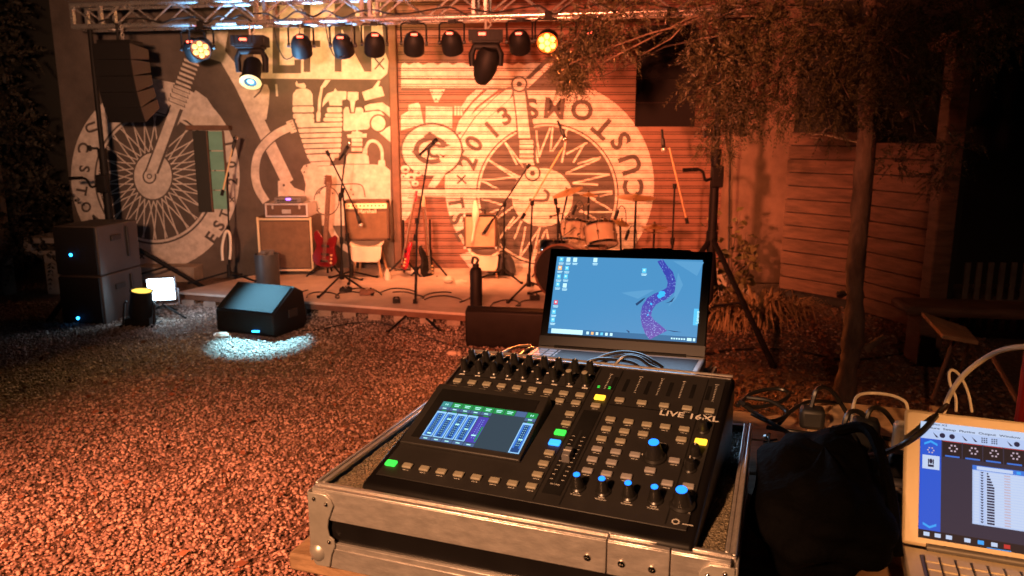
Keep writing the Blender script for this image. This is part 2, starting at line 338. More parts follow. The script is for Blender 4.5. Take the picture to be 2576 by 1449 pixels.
class Mural:                           # paint shapes, traced on the photo, laid on the wall at its own distance
    def __init__(s, Y): s.Y = Y; s.L = []
    def poly(s, pts, lev, dark=0, cv=None):
        P = [D(*(cv(*p) if cv else p), s.Y) for p in pts]
        P2 = [Vector((q[0], q[2], 0)) for q in P]
        tri = tessellate_polygon([P2]); s.L.append(([(q.x, q.y) for q in P2], [list(t) for t in tri], lev, dark)); return s
    def ell(s, c, rx, ry, lev, dark=0, cv=None, n=40, r2=None, a0=0, a1=360):
        full = abs(a1 - a0) >= 360
        A = [math.radians(a0 + (a1 - a0) * i / n) for i in range(n + (0 if full else 1))]
        out = [(c[0] + rx * math.cos(t), c[1] + ry * math.sin(t)) for t in A]
        if r2 is None: return s.poly(out, lev, dark, cv)
        inn = [(c[0] + r2[0] * math.cos(t), c[1] + r2[1] * math.sin(t)) for t in A]
        m = len(A)
        for i in range(m if full else m - 1):
            j = (i + 1) % m; s.poly([out[i], out[j], inn[j], inn[i]], lev, dark, cv)
        return s
    def line(s, pts, w, lev, dark=0, cv=None):
        P = [np.array(p, float) for p in pts]
        for i in range(len(P) - 1):
            d = P[i + 1] - P[i]; L = np.linalg.norm(d); d = d / L; n = np.array([-d[1], d[0]]) * w / 2; e = d * w * 0.25
            s.poly([P[i] - n - e, P[i + 1] - n + e, P[i + 1] + n + e, P[i] + n - e], lev, dark, cv)
        return s
    def band(s, pts, w, lev, dark=0, cv=None, n=8):
        P = smoothpath([np.array([*p, 0.0]) for p in pts], n)
        L, R = [], []
        for i, p in enumerate(P):
            t = nrm(P[min(i + 1, len(P) - 1)] - P[max(0, i - 1)]); q = np.array([-t[1], t[0], 0]) * w / 2
            L.append((p + q)[:2]); R.append((p - q)[:2])
        for i in range(len(P) - 1): s.poly([L[i], L[i + 1], R[i + 1], R[i]], lev, dark, cv)
        return s
    def letter(s, ch, c, h, ang, lev, dark=1, cv=None, wx=1.0, flip=1):   # ang: clockwise turn in the photo, degrees
        v, f, wd = TXT[ch]; a = math.radians(ang); ca, sa = math.cos(a), math.sin(a); pts = []
        for x, y in v:
            X = (x - wd / 2) * h * wx * flip; Yy = -(y - .5) * h
            u = (c[0] + X * ca - Yy * sa, c[1] + X * sa + Yy * ca); q = D(*(cv(*u) if cv else u), s.Y); pts.append((q[0], q[2]))
        s.L.append((pts, [list(t) for t in f], lev, dark)); return s
    def build(s, parent, zlev=None, prof=None, clip=None):
        bm = bmesh.new()
        for ii, (pts, tri, lev, dark) in enumerate(s.L):
            vs = [bm.verts.new((x, -0.0016 * (lev + 1) - 3e-6 * (ii % 400), z)) for x, z in pts]
            for t in tri:
                try: f = bm.faces.new([vs[i] for i in t]); f.material_index = dark
                except ValueError: pass
        def cut(co, no, clear):
            bmesh.ops.bisect_plane(bm, geom=bm.verts[:] + bm.edges[:] + bm.faces[:], dist=1e-5, plane_co=co, plane_no=no, clear_outer=clear)
        if clip:
            x0, x1, zz0, zz1 = clip
            cut((x0, 0, 0), (-1, 0, 0), True); cut((x1, 0, 0), (1, 0, 0), True); cut((0, 0, zz0), (0, 0, -1), True); cut((0, 0, zz1), (0, 0, 1), True)
        if zlev is not None:
            for z in zlev: cut((0, 0, z), (0, 0, 1), False)
            bmesh.ops.delete(bm, geom=[f for f in bm.faces if prof(f.calc_center_median().z) > .0065], context='FACES_ONLY')
            for v in bm.verts: v.co.y += prof(v.co.z)
        for v in bm.verts: v.co.y += s.Y
        bmesh.ops.delete(bm, geom=[f for f in bm.faces if f.calc_area() < 1e-9], context='FACES_ONLY')
        for f in bm.faces:
            f.normal_update()
            if f.normal.y > 0: f.normal_flip()
        o0 = WLOC[parent]; bmesh.ops.translate(bm, verts=bm.verts, vec=-Vector(o0))
        me = bpy.data.meshes.new('mural'); bm.to_mesh(me); bm.free(); me.materials.append(M['paint_white']); me.materials.append(M['paint_dark'])
        o = bpy.data.objects.new('mural', me); COL.objects.link(o); o.parent = parent; WLOC[o] = o0; return o

# left wall
xl0, xl1 = D(168, 400, WY)[0], D(986, 400, WY)[0]
wall = thing('painted_wall', 'dark wall painted with a pale motorcycle engine and spoked wheel', 'wall', (xl0, WY, 0))
MB().box(xl0, xl1, WY, WY + .25, 0, 5.2).build('masonry', 'wall_grey', wall)
ml = Mural(WY)
# spoked wheel
ml.ell((575, 705), 530, 590, 0, 0, n1, 64)
ml.ell((575, 715), 384, 420, 1, 1, n1, 56); ml.ell((575, 715), 372, 408, 2, 0, n1, 56); ml.ell((575, 715), 357, 392, 3, 1, n1, 56)
ml.L = [q for q in ml.L]
for k in range(30):
    a = 2 * math.pi * k / 30
    for sgn in (-1, 1):
        b = a + sgn * 0.33
        p0 = (562 + 100 * math.cos(a), 705 + 125 * math.sin(a)); p1 = (575 + 352 * math.cos(b), 715 + 386 * math.sin(b))
        wob = [((1 - t) * p0[0] + t * p1[0] + random.uniform(-4, 4), (1 - t) * p0[1] + t * p1[1] + random.uniform(-4, 4)) for t in (0, .5, 1)]
        ml.line(wob, 7, 4, 0, n1)
ml.ell((562, 705), 128, 155, 5, 1, n1); ml.ell((562, 705), 118, 145, 6, 0, n1)
# mudguard, fork and spring
ml.poly([(470, 100), (560, 92), (700, 120), (660, 300), (560, 262), (545, 160)], 5, 0, n1)
ml.poly([(830, 165), (900, 215), (985, 345), (990, 352), (720, 352), (760, 270)], 5, 0, n1)
ml.poly([(552, 270), (660, 300), (655, 322), (548, 290)], 7, 0, n1); ml.line([(545, 293), (660, 326)], 8, 7, 1, n1)
ml.poly([(668, 255), (752, 290), (598, 690), (502, 690), (520, 650)], 7, 1, n1); ml.ell((541, 706), 44, 48, 7, 1, n1)
ml.poly([(682, 250), (735, 275), (583, 690), (518, 690), (530, 655)], 8, 0, n1); ml.ell((541, 706), 34, 38, 8, 0, n1)
ml.ell((541, 706), 17, 17, 9, 1, n1); ml.ell((541, 706), 10, 10, 10, 0, n1)
for k in range(10):
    t = k / 9; c = (795 - 77 * t, 15 + 215 * t) if False else (812 - 92 * t, -12 + 250 * t)
    ml.poly([(c[0] - 60, c[1] - 28), (c[0] + 42, c[1] + 16), (c[0] + 48, c[1] + 38), (c[0] - 58, c[1] - 4)], 9, 1, n1)
    ml.poly([(c[0] - 53, c[1] - 24), (c[0] + 38, c[1] + 15), (c[0] + 42, c[1] + 30), (c[0] - 52, c[1] - 7)], 10, 0, n1)
# ring letters
for ch, x, y, h, r in [('U', 170, 400, 72, 70), ('C', 122, 525, 72, 90), ('S', 130, 660, 70, 95), ('T', 112, 795, 70, 100), ('O', 140, 900, 64, 115), ('M', 190, 985, 60, 130),
                       ('E', 930, 1090, 80, -55 + 0), ('S', 975, 1015, 78, -60), ('T', 1010, 945, 60, -70), ('x', 1057, 852, 30, 0), ('2', 1060, 738, 66, -85 + 0), ('0', 1052, 632, 66, -92), ('1', 1048, 500, 72, -100), ('x', 490, 1208, 36, 0)]:
    ml.letter(ch, (x, y), h, r, 1, 1, n1)
# name panel
ml.poly([(230, -500), (1480, -500), (1545, 500), (1592, 620), (1578, 740), (1510, 800), (230, 790)], 0, 0, z2)
ml.poly([(160, 600), (160, 735), (380, 735), (380, 600), (325, 600), (325, 655), (240, 655)], 1, 1, z2)
ml.poly([(425, -300), (497, -300), (497, 655), (645, 655), (645, 600), (712, 600), (712, 738), (425, 738)], 1, 1, z2)
ml.poly([(738, -300), (805, -300), (805, 408), (905, 408), (905, 475), (805, 475), (805, 725), (738, 725)], 1, 1, z2)
ml.poly([(1050, -300), (1120, -300), (1340, 420), (1350, -300), (1420, -300), (1420, 722), (1350, 722), (1120, 290), (1120, 722), (1050, 722)], 1, 1, z2)
ml.line([(1455, 590), (1545, 695)], 16, 1, 1, z2); ml.line([(1545, 588), (1455, 695)], 16, 1, 1, z2)
# frame tube, hose, tank blobs
ml.poly([(520, 78), (575, 78), (566, 128), (605, 175), (738, 452), (712, 468), (590, 215), (556, 156), (520, 145)], 0)
ml.poly([(395, 1325), (480, 1300), (520, 1330), (580, 1400), (690, 1440), (690, 1560), (400, 1540)], 3, 0, n3); ml.ell((462, 1372), 14, 16, 4, 1, n3)
ml.band([(520, 720), (380, 790), (260, 890), (175, 1010), (140, 1150), (140, 1290), (175, 1420), (260, 1560)], 118, 1, 1, n3)
ml.band([(520, 720), (380, 790), (260, 890), (175, 1010), (140, 1150), (140, 1290), (175, 1420), (260, 1560)], 92, 2, 0, n3)
ml.poly([(485, 655), (560, 628), (610, 765), (545, 790)], 3, 0, n3)
for k in range(4): ml.line([(528 + 15 * k, 660 + 28 * k), (552 + 15 * k, 652 + 28 * k)], 7, 4, 1, n3)
ml.poly([(5, 260), (220, 215), (190, 300), (125, 368), (70, 350)], 1, 0, n3)
ml.poly([(238, 228), (275, 235), (300, 300), (292, 440), (265, 620), (228, 648), (190, 630), (105, 430), (115, 400), (200, 320)], 1, 0, n3)
ml.line([(375, 235), (385, 360)], 22, 1, 0, n3)
# cylinders
ml.poly([(592, 215), (608, 190), (622, 225), (690, 215), (712, 245), (705, 275), (670, 275), (600, 250)], 1, 0, n3)
ml.poly([(560, 470), (565, 340), (600, 290), (650, 278), (720, 280), (765, 305), (785, 345), (792, 466)], 1, 0, n3)
for x0, x1, y0, y1 in [(560, 800, 480, 548), (565, 802, 562, 618), (592, 805, 618, 672), (910, 1122, 608, 650), (928, 1122, 560, 602), (950, 1118, 490, 548)]:
    ml.poly([(x0, y0 + 12), (x0 + 12, y0), (x1 - 12, y0), (x1, y0 + 12), (x1, y1 - 12), (x1 - 12, y1), (x0 + 12, y1), (x0, y1 - 12)], 1, 0, n3)
for k in range(9):
    t = k / 8; y = 665 + 59 * k - 4 * k * (k > 6); xa = 605 + 155 * t ** 1.1; xb = 1122 - 25 * t - (110 * max(0, t - .7) / .3)
    ml.poly([(xa, y + 12), (xa + 20, y + 8), ((xa + xb) / 2, y + 4), (xb - 8, y - 4), (xb, y + 8), (xb - 4, y + 38), (xb - 14, y + 44), ((xa + xb) / 2, y + 46), (xa + 30, y + 54), (xa + 14, y + 50)], 1, 0, n3)
ml.poly([(930, 180), (990, 180), (930, 260), (905, 270), (885, 400), (872, 540), (880, 560), (870, 650), (832, 650), (830, 560), (845, 530), (850, 400), (880, 260)], 1, 0, n3)
ml.poly([(895, 490), (910, 400), (950, 335), (1025, 310), (1043, 275), (1065, 308), (1165, 308), (1172, 330), (1165, 400), (1120, 410), (1120, 470), (980, 470), (968, 415), (930, 450)], 1, 0, n3)
ml.poly([(1183, 315), (1305, 318), (1305, 400), (1268, 420), (1252, 545), (1225, 545), (1212, 420), (1183, 400)], 1, 0, n3)
ml.poly([(1135, 745), (1138, 520), (1160, 487), (1192, 487), (1208, 560), (1265, 560), (1278, 492), (1335, 490), (1358, 510), (1362, 552), (1480, 532), (1560, 535), (1600, 580), (1500, 590), (1450, 640), (1430, 720), (1405, 740), (1150, 758)], 1, 0, n3)
ml.ell((1530, 672), 100, 104, 2, 1, n3); ml.ell((1530, 672), 80, 86, 3, 0, n3)
ml.poly([(1345, 320), (1465, 275), (1530, 188), (1553, 192), (1530, 255), (1568, 255), (1600, 360), (1380, 415)], 1, 0, n3)
ml.poly([(1372, 480), (1420, 455), (1575, 435), (1668, 500), (1668, 605), (1600, 545), (1530, 515), (1385, 532)], 1, 0, n3)
ml.poly([(1535, 770), (1668, 700), (1668, 885)], 1, 0, n3)
ml.poly([(1175, 800), (1225, 795), (1235, 762), (1270, 765), (1290, 745), (1310, 765), (1345, 775), (1350, 790), (1400, 785), (1395, 832), (1185, 838)], 1, 0, n3)
for y in (842, 890, 948): ml.poly([(1228, y), (1345, y), (1352, y + 20), (1345, y + 40), (1228, y + 40)], 1, 0, n3)
ml.poly([(1165, 1130), (1172, 1050), (1195, 1015), (1395, 1015), (1420, 1050), (1428, 1130)], 1, 0, n3)
ml.band([(1390, 950), (1420, 890), (1470, 870), (1530, 900), (1570, 980), (1575, 1090)], 34, 1, 0, n3)
ml.poly([(1365, 950), (1405, 950), (1408, 1012), (1350, 1012)], 2, 0, n3); ml.poly([(1535, 1090), (1605, 1090), (1610, 1165), (1525, 1150)], 2, 0, n3)
# crankcase
ml.poly([(680, 300), (700, 265), (740, 252), (800, 272), (880, 268), (1000, 258), (1200, 258), (1280, 272), (1312, 300), (1316, 520), (1300, 660), (1240, 700), (1000, 690), (800, 690), (760, 600), (720, 540), (700, 500), (715, 400), (700, 340)], 1, 0, z6)
ml.ell((862, 515), 92, 105, 2, 1, z6, 36, (85, 97)); ml.band([(790, 470), (860, 410), (980, 398), (1080, 396), (1120, 420), (1135, 490)], 8, 2, 1, z6)
for x, y in [(722, 268), (705, 312), (815, 460), (905, 462), (810, 570), (1035, 435), (1050, 470)]: ml.ell((x, y), 6, 7, 3, 1, z6, 12)
ml.poly([(800, 690), (825, 700), (815, 800), (765, 900), (720, 1010), (706, 1000), (742, 900), (775, 800)], 1, 0, z6); ml.ell((797, 745), 13, 13, 2, 1, z6, 14)
ml.band([(870, 650), (905, 740), (960, 820), (1040, 880)], 40, 1, 0, z6)
ml.build(wall, clip=(xl0 + .02, xl1, .02, 5.1))
# doorway with dark leaf and teal panes
dfr = Fr((0, WY, 0), (1, 0, 0), (0, 0, 1))
def dx(u, v=450): q = D(u, v, WY); return q[0], q[2]
d0, d1, d2, d3 = dx(496)[0], dx(530)[0], dx(534)[0], dx(569)[0]
zb, zt = dx(500, 527)[1], dx(500, 329)[1]
door = MB().box(d0, d1, zb - .03, zt, .002, .03, dfr).build('door', 'dark_gap', wall)
pane = MB()
for k in range(4):
    a, b = zb + (zt - zb) * k / 4, zb + (zt - zb) * (k + 1) / 4; pane.box(d2, d3, a + .006, b - .006, .002, .026, dfr)
pane.build('window', 'teal', wall, bevel=.003)
MB().box(d0 - .03, d3 + .12, zt + .005, zt + .06, .002, .14, dfr).build('lintel', 'post_brown', wall, bevel=.006)
fr_ = MB(); fr_.box(d1 + .003, d2 - .003, zb - .03, zt, .002, .045, dfr); fr_.box(d3 + .003, d3 + .018, zb - .02, zt, .002, .04, dfr); fr_.build('frame', 'post_brown', wall)
plinth = D(350, 655, 8.85), D(497, 655, 8.85)
MB().box(plinth[0][0], plinth[1][0], 8.72, 8.99, 0, plinth[0][2] - .06).build('plinth', 'concrete', wall, bevel=.01)

# brown post
px0, px1 = D(986, 400, WY)[0] + .003, D(1007, 400, WY)[0] - .003
tag(MB().box(px0, px1, WY - .07, WY + .2, 0, 5.2).build('post', 'post_brown', bevel=.01), 'tall brown post between the painted wall and the roller shutter', 'post')

# roller shutter
sx0, sx1 = D(1007, 400, WY)[0], D(1832, 400, WY)[0]
PT = 0.0896; PROF = [(0, .0), (.0015, .008), (.0085, .008), (.010, .0), (.025, .0), (.0265, .008), (.0325, .008), (.034, .0), (.062, -.003)]
def prof(z):
    k = (z % PT); P = PROF + [(PT, .0)]
    for i in range(len(P) - 1):
        if k <= P[i + 1][0] + 1e-9:
            t = (k - P[i][0]) / (P[i + 1][0] - P[i][0]); return P[i][1] * (1 - t) + P[i + 1][1] * t
    return 0.0
NS = 46; zl = [k * PT + a for k in range(NS) for a, _ in PROF]
sh = thing('roller_shutter', 'reddish roller shutter painted with a pale motorcycle front wheel', 'shutter', ((sx0 + sx1) / 2, WY, 0))
b = MB(); V = []
for z in zl: V += [(sx0, WY + prof(z), z), (sx1, WY + prof(z), z)]
b.add(V, [[2 * i, 2 * i + 1, 2 * i + 3, 2 * i + 2] for i in range(len(zl) - 1)]); b.m = [1 if prof((zl[i] + zl[i + 1]) / 2) > .003 else 0 for i in range(len(zl) - 1)]; b.build('curtain', ['shutter', 'groove'], sh, smooth=20)
MB().box(sx0, sx1, WY + .05, WY + .2, 0, NS * PT).build('backing', 'dark_gap', sh)
mr = Mural(WY)
mr.poly([(-600, 665), (-590, 640), (-560, 632), (-520, 655), (-480, 634), (-420, 632), (-380, 655), (-330, 634), (-270, 634), (-230, 655), (-190, 634), (-120, 634), (-80, 655), (-30, 632), (30, 632), (70, 655), (110, 634), (180, 632), (240, 640), (300, 632), (370, 640), (450, 634), (520, 658), (580, 632), (640, 655), (700, 634), (940, 634), (680, 884), (-600, 884)], 2, 0, z3)
mr.line([(-600, 690), (700, 690)], 7, 3, 1, z3); mr.line([(-600, 792), (540, 800)], 16, 3, 1, z3); mr.poly([(-600, 884), (1060, 884), (1060, 912), (-600, 912)], 3, 1, z3)
mr.poly([(870, 570), (940, 575), (690, 800), (650, 790)], 4, 1, z3)
# wheel
mr.poly([(1080 + 740 * math.cos(i * .0698), max(131, 800 + 740 * math.sin(i * .0698))) for i in range(90)], 1, 0, n2); mr.poly([(940, 640), (1010, 710), (1120, 884), (640, 884), (690, 800)], 1, 1, z3)
mr.ell((1065, 868), 505, 505, 2, 1, n2, 80); mr.ell((1065, 868), 495, 495, 3, 0, n2, 80); mr.ell((1065, 868), 480, 480, 4, 1, n2, 80)
for p, q in [((770, 505), (905, 680)), ((770, 505), (850, 660)), ((655, 630), (850, 760)), ((655, 630), (870, 745)), ((600, 765), (880, 745)), ((600, 770), (720, 830)), ((960, 420), (1000, 640)), ((985, 420), (1010, 600)),
             ((1085, 400), (1010, 600)), ((1105, 400), (1085, 560)), ((1205, 410), (1100, 560)), ((1200, 430), (1170, 640)), ((1345, 500), (1200, 580)), ((1330, 510), (1250, 640)), ((1440, 605), (1280, 650)), ((1430, 620), (1195, 720)),
             ((1500, 725), (1195, 718)), ((1500, 730), (1250, 790)), ((1250, 790), (1420, 800)), ((1520, 850), (1250, 860)), ((1520, 860), (1440, 880)), ((1250, 850), (1400, 900)), ((1520, 980), (1380, 900)), ((1530, 990), (1290, 990)),
             ((600, 900), (740, 940)), ((660, 1000), (760, 960)), ((790, 1110), (870, 1020)), ((830, 1180), (880, 1060)), ((870, 1320), (910, 1100)), ((880, 1300), (1010, 1110)), ((960, 1340), (1010, 1100)), ((960, 1350), (1050, 1130)),
             ((1100, 1340), (1060, 1120)), ((1110, 1330), (1160, 1090)), ((1240, 1310), (1150, 1090)), ((1250, 1290), (1230, 1040)), ((1380, 1220), (1220, 1040)), ((1300, 980), (1480, 1080)), ((700, 1220), (830, 1030)), ((640, 1090), (820, 960))]:
    P = [np.array(p) * (1 - t) + np.array(q) * t + np.array([random.uniform(-3, 3), random.uniform(-3, 3)]) for t in (0, .33, .66, 1)]
    mr.line(P, 13, 5, 0, n2)
mr.ell((1030, 890), 215, 207, 6, 0, n2, 48)
mr.band([(935, 905), (1000, 912), (1060, 905), (1070, 860), (1040, 835)], 22, 7, 1, n2)
# fork
mr.poly([(815, 130), (920, 130), (985, 470), (850, 470), (838, 300)], 6, 1, n2); mr.poly([(828, 140), (905, 140), (945, 470), (862, 470), (850, 320)], 7, 0, n2)
mr.poly([(850, 470), (985, 470), (985, 640), (900, 690), (850, 560)], 6, 1, n2)
for k in range(5): mr.poly([(868, 484 + 34 * k), (962, 484 + 34 * k), (968, 500 + 34 * k), (962, 510 + 34 * k), (870, 510 + 34 * k)], 7, 0, n2)
mr.poly([(915, 630), (965, 630), (990, 720), (930, 720)], 7, 0, n2)
mr.ell((960, 718), 58, 58, 8, 1, n2, 30); mr.ell((960, 718), 46, 46, 9, 0, n2, 30); mr.ell((960, 718), 19, 19, 10, 1, n2, 20)
mr.ell((866, 88), 58, 58, 8, 1, n2, 30); mr.ell((866, 88), 46, 46, 9, 0, n2, 30); mr.ell((866, 88), 19, 19, 10, 1, n2, 20)
# frame strips
for pl in ([(560, 130), (610, 130), (540, 200), (470, 285), (462, 240), (500, 180)], [(640, 130), (715, 130), (560, 250), (460, 420), (410, 450), (440, 350), (540, 220)], [(770, 130), (825, 130), (800, 190), (620, 350), (480, 560), (440, 500), (560, 320), (700, 180)]):
    c = np.mean(pl, 0); mr.poly([tuple(c + (np.array(q) - c) * 1.12) for q in pl], 4, 1, n2); mr.poly(pl, 5, 0, n2)
# ring letters, wheel centre about (1060, 850)
def ring(ch, x, y, h, inward):
    a = math.degrees(math.atan2(x - 1060, -(y - 850))); mr.letter(ch, (x, y), h, a + (180 if inward else 0), 5, 1, n2)
for ch, x, y in (('S', 955, 262), ('M', 1115, 260), ('O', 1310, 272), ('T', 1460, 395), ('S', 1582, 490), ('U', 1652, 655), ('C', 1672, 830)): ring(ch, x, y, 150, True)
for ch, x, y in (('3', 762, 312), ('1', 672, 410), ('0', 545, 508), ('2', 500, 640)): ring(ch, x, y, 135, False)
mr.line([(428, 735), (490, 790)], 12, 5, 1, n2); mr.line([(485, 735), (430, 790)], 12, 5, 1, n2)
mr.letter('T', (420, 925), 110, 80, 5, 1, n2); mr.letter('S', (432, 1040), 120, 75, 5, 1, n2); mr.letter('E', (470, 1150), 110, 60, 5, 1, n2)
# cross band
mr.poly([(20, 832), (800, 842), (930, 880), (800, 893), (20, 880)], 6, 0, n2); mr.line([(80, 822), (800, 832)], 7, 6, 1, n2); mr.line([(80, 892), (860, 905)], 7, 6, 1, n2)
# engine parts on the left
mr.poly([(232, 125), (342, 125), (290, 220), (268, 220)], 4, 0, n2)
for x, y in ((250, 145), (323, 143), (278, 195)): mr.ell((x, y), 7, 7, 5, 1, n2, 12)
mr.poly([(30, 310), (80, 280), (85, 235), (150, 218), (165, 235), (190, 370), (30, 415)], 4, 0, n2)
mr.poly([(205, 245), (395, 250), (392, 400), (300, 380), (205, 375)], 4, 0, n2)
for x in (415, 437, 457): mr.poly([(x - 8, 245), (x + 8, 245), (x + 8, 310), (x - 8, 310)], 4, 0, n2)
mr.ell((248, 555), 222, 195, 5, 1, n2, 44); mr.ell((248, 555), 208, 180, 6, 0, n2, 44)
mr.ell((245, 555), 125, 100, 7, 1, n2, 30, (88, 66), 55, 330); mr.ell((275, 560), 62, 52, 7, 1, n2, 24, (36, 30), 60, 320)
mr.poly([(190, 455), (215, 440), (235, 420), (255, 440), (285, 455), (262, 475), (235, 462), (205, 478)], 8, 1, n2); mr.poly([(105, 565), (135, 545), (140, 600)], 8, 1, n2)
mr.poly([(300, 490), (385, 520), (320, 540)], 8, 1, n2); mr.poly([(240, 580), (268, 590), (290, 580), (275, 608)], 8, 1, n2); mr.poly([(300, 580), (330, 592), (352, 585), (330, 612)], 8, 1, n2)
for c, r in (((60, 690), 32), ((100, 745), 36), ((150, 715), 30), ((45, 740), 20), ((130, 790), 26)): mr.ell(c, r, r * .9, 6, 0, n2, 18); mr.ell((c[0] + 4, c[1] + 2), r * .4, r * .3, 7, 1, n2, 10)
mr.poly([(220, 815), (270, 730), (330, 700), (345, 720), (290, 800), (270, 820)], 5, 0, n2)
mr.ell((10, 900), 110, 170, 4, 0, n2, 36); mr.poly([(445, 1295), (550, 1262), (540, 1420)], 4, 0, n2)
mr.build(sh, zlev=zl, prof=prof, clip=(sx0 + .004, sx1 - .01, .02, NS * PT - .1))

# upper dark wall over the shutter top and the plastered pillar
col_ = thing('plastered_pillar', 'wide rust coloured plastered pillar right of the shutter', 'pillar', (D(1910, 400, 8.6)[0], 8.6, 0))
x0, x1 = D(1834, 400, 8.75)[0], D(1996, 400, 8.6)[0]
MB().box(x0, x1, 8.62, 9.3, 0, 5.2).build('shaft', 'plaster', col_, bevel=.015)
bx = D(1916, 222, 8.6); MB().box(bx[0] - .14, bx[0] + .14, 8.5, 8.615, bx[2] - .14, bx[2] + .13).build('junction_box', 'post_brown', col_, bevel=.01)
# two plank walls, running towards the viewer
def plank_wall(a, b, z0, z1, n, label, skew=0.0):
    a = np.array([*a, 0.]); b_ = np.array([*b, 0.]); t = thing('plank_wall', label, 'wall', a + [0, 0, 0]); L = np.linalg.norm(b_ - a)
    f = Fr(a, b_ - a, (0, 0, 1)); mb = MB(); h = (z1 - z0) / n
    for k in range(n):
        e = random.uniform(0, .008); mb.box(0, L, z0 + k * h + .006, z0 + (k + 1) * h - .004, -.03, .002 + e, f)
    mb.build('planks', 'oldwood', t, bevel=.003); MB().box(0, L, 0.0, z1, -.09, -.034, f).build('backing', 'dark_gap', t)
    return t
plank_wall((2.83, 7.85), (3.36, 7.15), .1, 1.72, 12, 'dark reddish plank wall just right of the plastered pillar')
plank_wall((3.37, 7.1), (3.62, 6.2), .02, 1.62, 11, 'narrow plank wall behind the bench, right of the tree trunk')
q = D(2080, 345, 7.5); e = thing('tin_roof_sheet', 'pale bent metal roofing strip lying on the plank wall', 'roof sheet', q)
MB().tube([D(2004, 335, 7.85), D(2075, 338, 7.5), D(2158, 357, 7.2)], .012, 6).tube([D(2010, 343, 7.85), D(2060, 347, 7.55)], .009, 6).tube([D(2068, 338, 7.5), D(2079, 322, 7.5)], .012, 6).build('edge', 'tin', e)
# dark back of the yard
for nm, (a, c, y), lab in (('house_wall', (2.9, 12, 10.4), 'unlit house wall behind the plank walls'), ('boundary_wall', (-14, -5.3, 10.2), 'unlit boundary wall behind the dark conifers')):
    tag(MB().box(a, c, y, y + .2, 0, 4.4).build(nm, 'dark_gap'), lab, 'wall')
# ------------------------------------------------------------------ lighting truss
TA, TB = D(183, 68, 7.6), D(1470, 34, 6.8); TA[2] = TB[2] = 2.706
tx = nrm(TB - TA); ty = nrm(np.cross((0, 0, 1), tx)); TL = np.linalg.norm(TB - TA) * 1.265
tf = Fr(TA, tx, ty)                    # x along the truss, y away from the viewer, z up
def tpos(u): # x along the front bottom chord at photo column u
    lo, hi = -1.0, 8.0
    for _ in range(40):
        m = (lo + hi) / 2; p = tf.p(m, 0, 0) - CAM; uu = 1288 + F_PX * (p @ _R) / (p @ _F)
        lo, hi = (m, hi) if uu < u else (lo, m)
    return m
S_ = .2
truss = thing('lighting_truss', 'silver box truss carrying the stage lamps above the stage', 'truss', tf.p(0, 0, 0))
for y in (0, S_):
    for z in (0, S_): MB().cyl(tf.p(0, y, z), tf.p(TL, y, z), .024, seg=12).build('chord', 'truss', truss)
br = MB(); n = int(TL / .26); st = TL / n
for k in range(n):
    a, c = k * st, (k + 1) * st; up = k % 2
    for (p, q) in (((0, 0), (0, S_)), ((S_, 0), (S_, S_)), ((0, 0), (S_, 0)), ((0, S_), (S_, S_))):
        p, q = (p, q) if up else (q, p)
        br.tube([tf.p(a, *p), tf.p(c, *q)], .009, 6)
br.build('brace', 'truss', truss)
fe = MB()
for x in [0.012, tpos(256), tpos(647), tpos(668), tpos(911), tpos(932), tpos(1192), tpos(1222), TL - .02]:
    for y in (0, S_): fe.box(x - .014, x + .014, y - .02, y + .02, .02, S_ - .02, tf)
    fe.box(x - .014, x + .014, 0, S_, -.018, .006, tf)
each(fe, 'end_frame', 'truss', truss)
for k, (ua, ub, dz, lab) in enumerate([(250, 640, .03, 'slack black cable lying along the left part of the truss'), (640, 1180, .05, 'black cable looping along the middle of the truss'), (1180, 1700, .04, 'black cable sagging along the right part of the truss')]):
    xa, xb = tpos(ua), tpos(ub); pts = [tf.p(xa + (xb - xa) * i / 14, -.03 + .02 * math.sin(i * 1.7 + k), .03 + dz * abs(math.sin(i * 1.3 + k)) - (.05 if i % 4 == 2 else 0)) for i in range(15)]
    cable('truss_cable', pts, .008, lab, group='cables on the truss')
for k, (u, lab) in enumerate([(700, 'thin cable loop hanging from the truss beside the tall yoke lamp'), (830, 'thin cable loop hanging from the truss over the painted panel')]):
    x = tpos(u); cable('hanging_cable', [tf.p(x - .05, .0, .02), tf.p(x - .02, 0, -.2), tf.p(x + .05, 0, -.33), tf.p(x + .16, 0, -.27), tf.p(x + .2, 0, -.1), tf.p(x + .22, 0, .02)], .005, lab, group='cables on the truss')

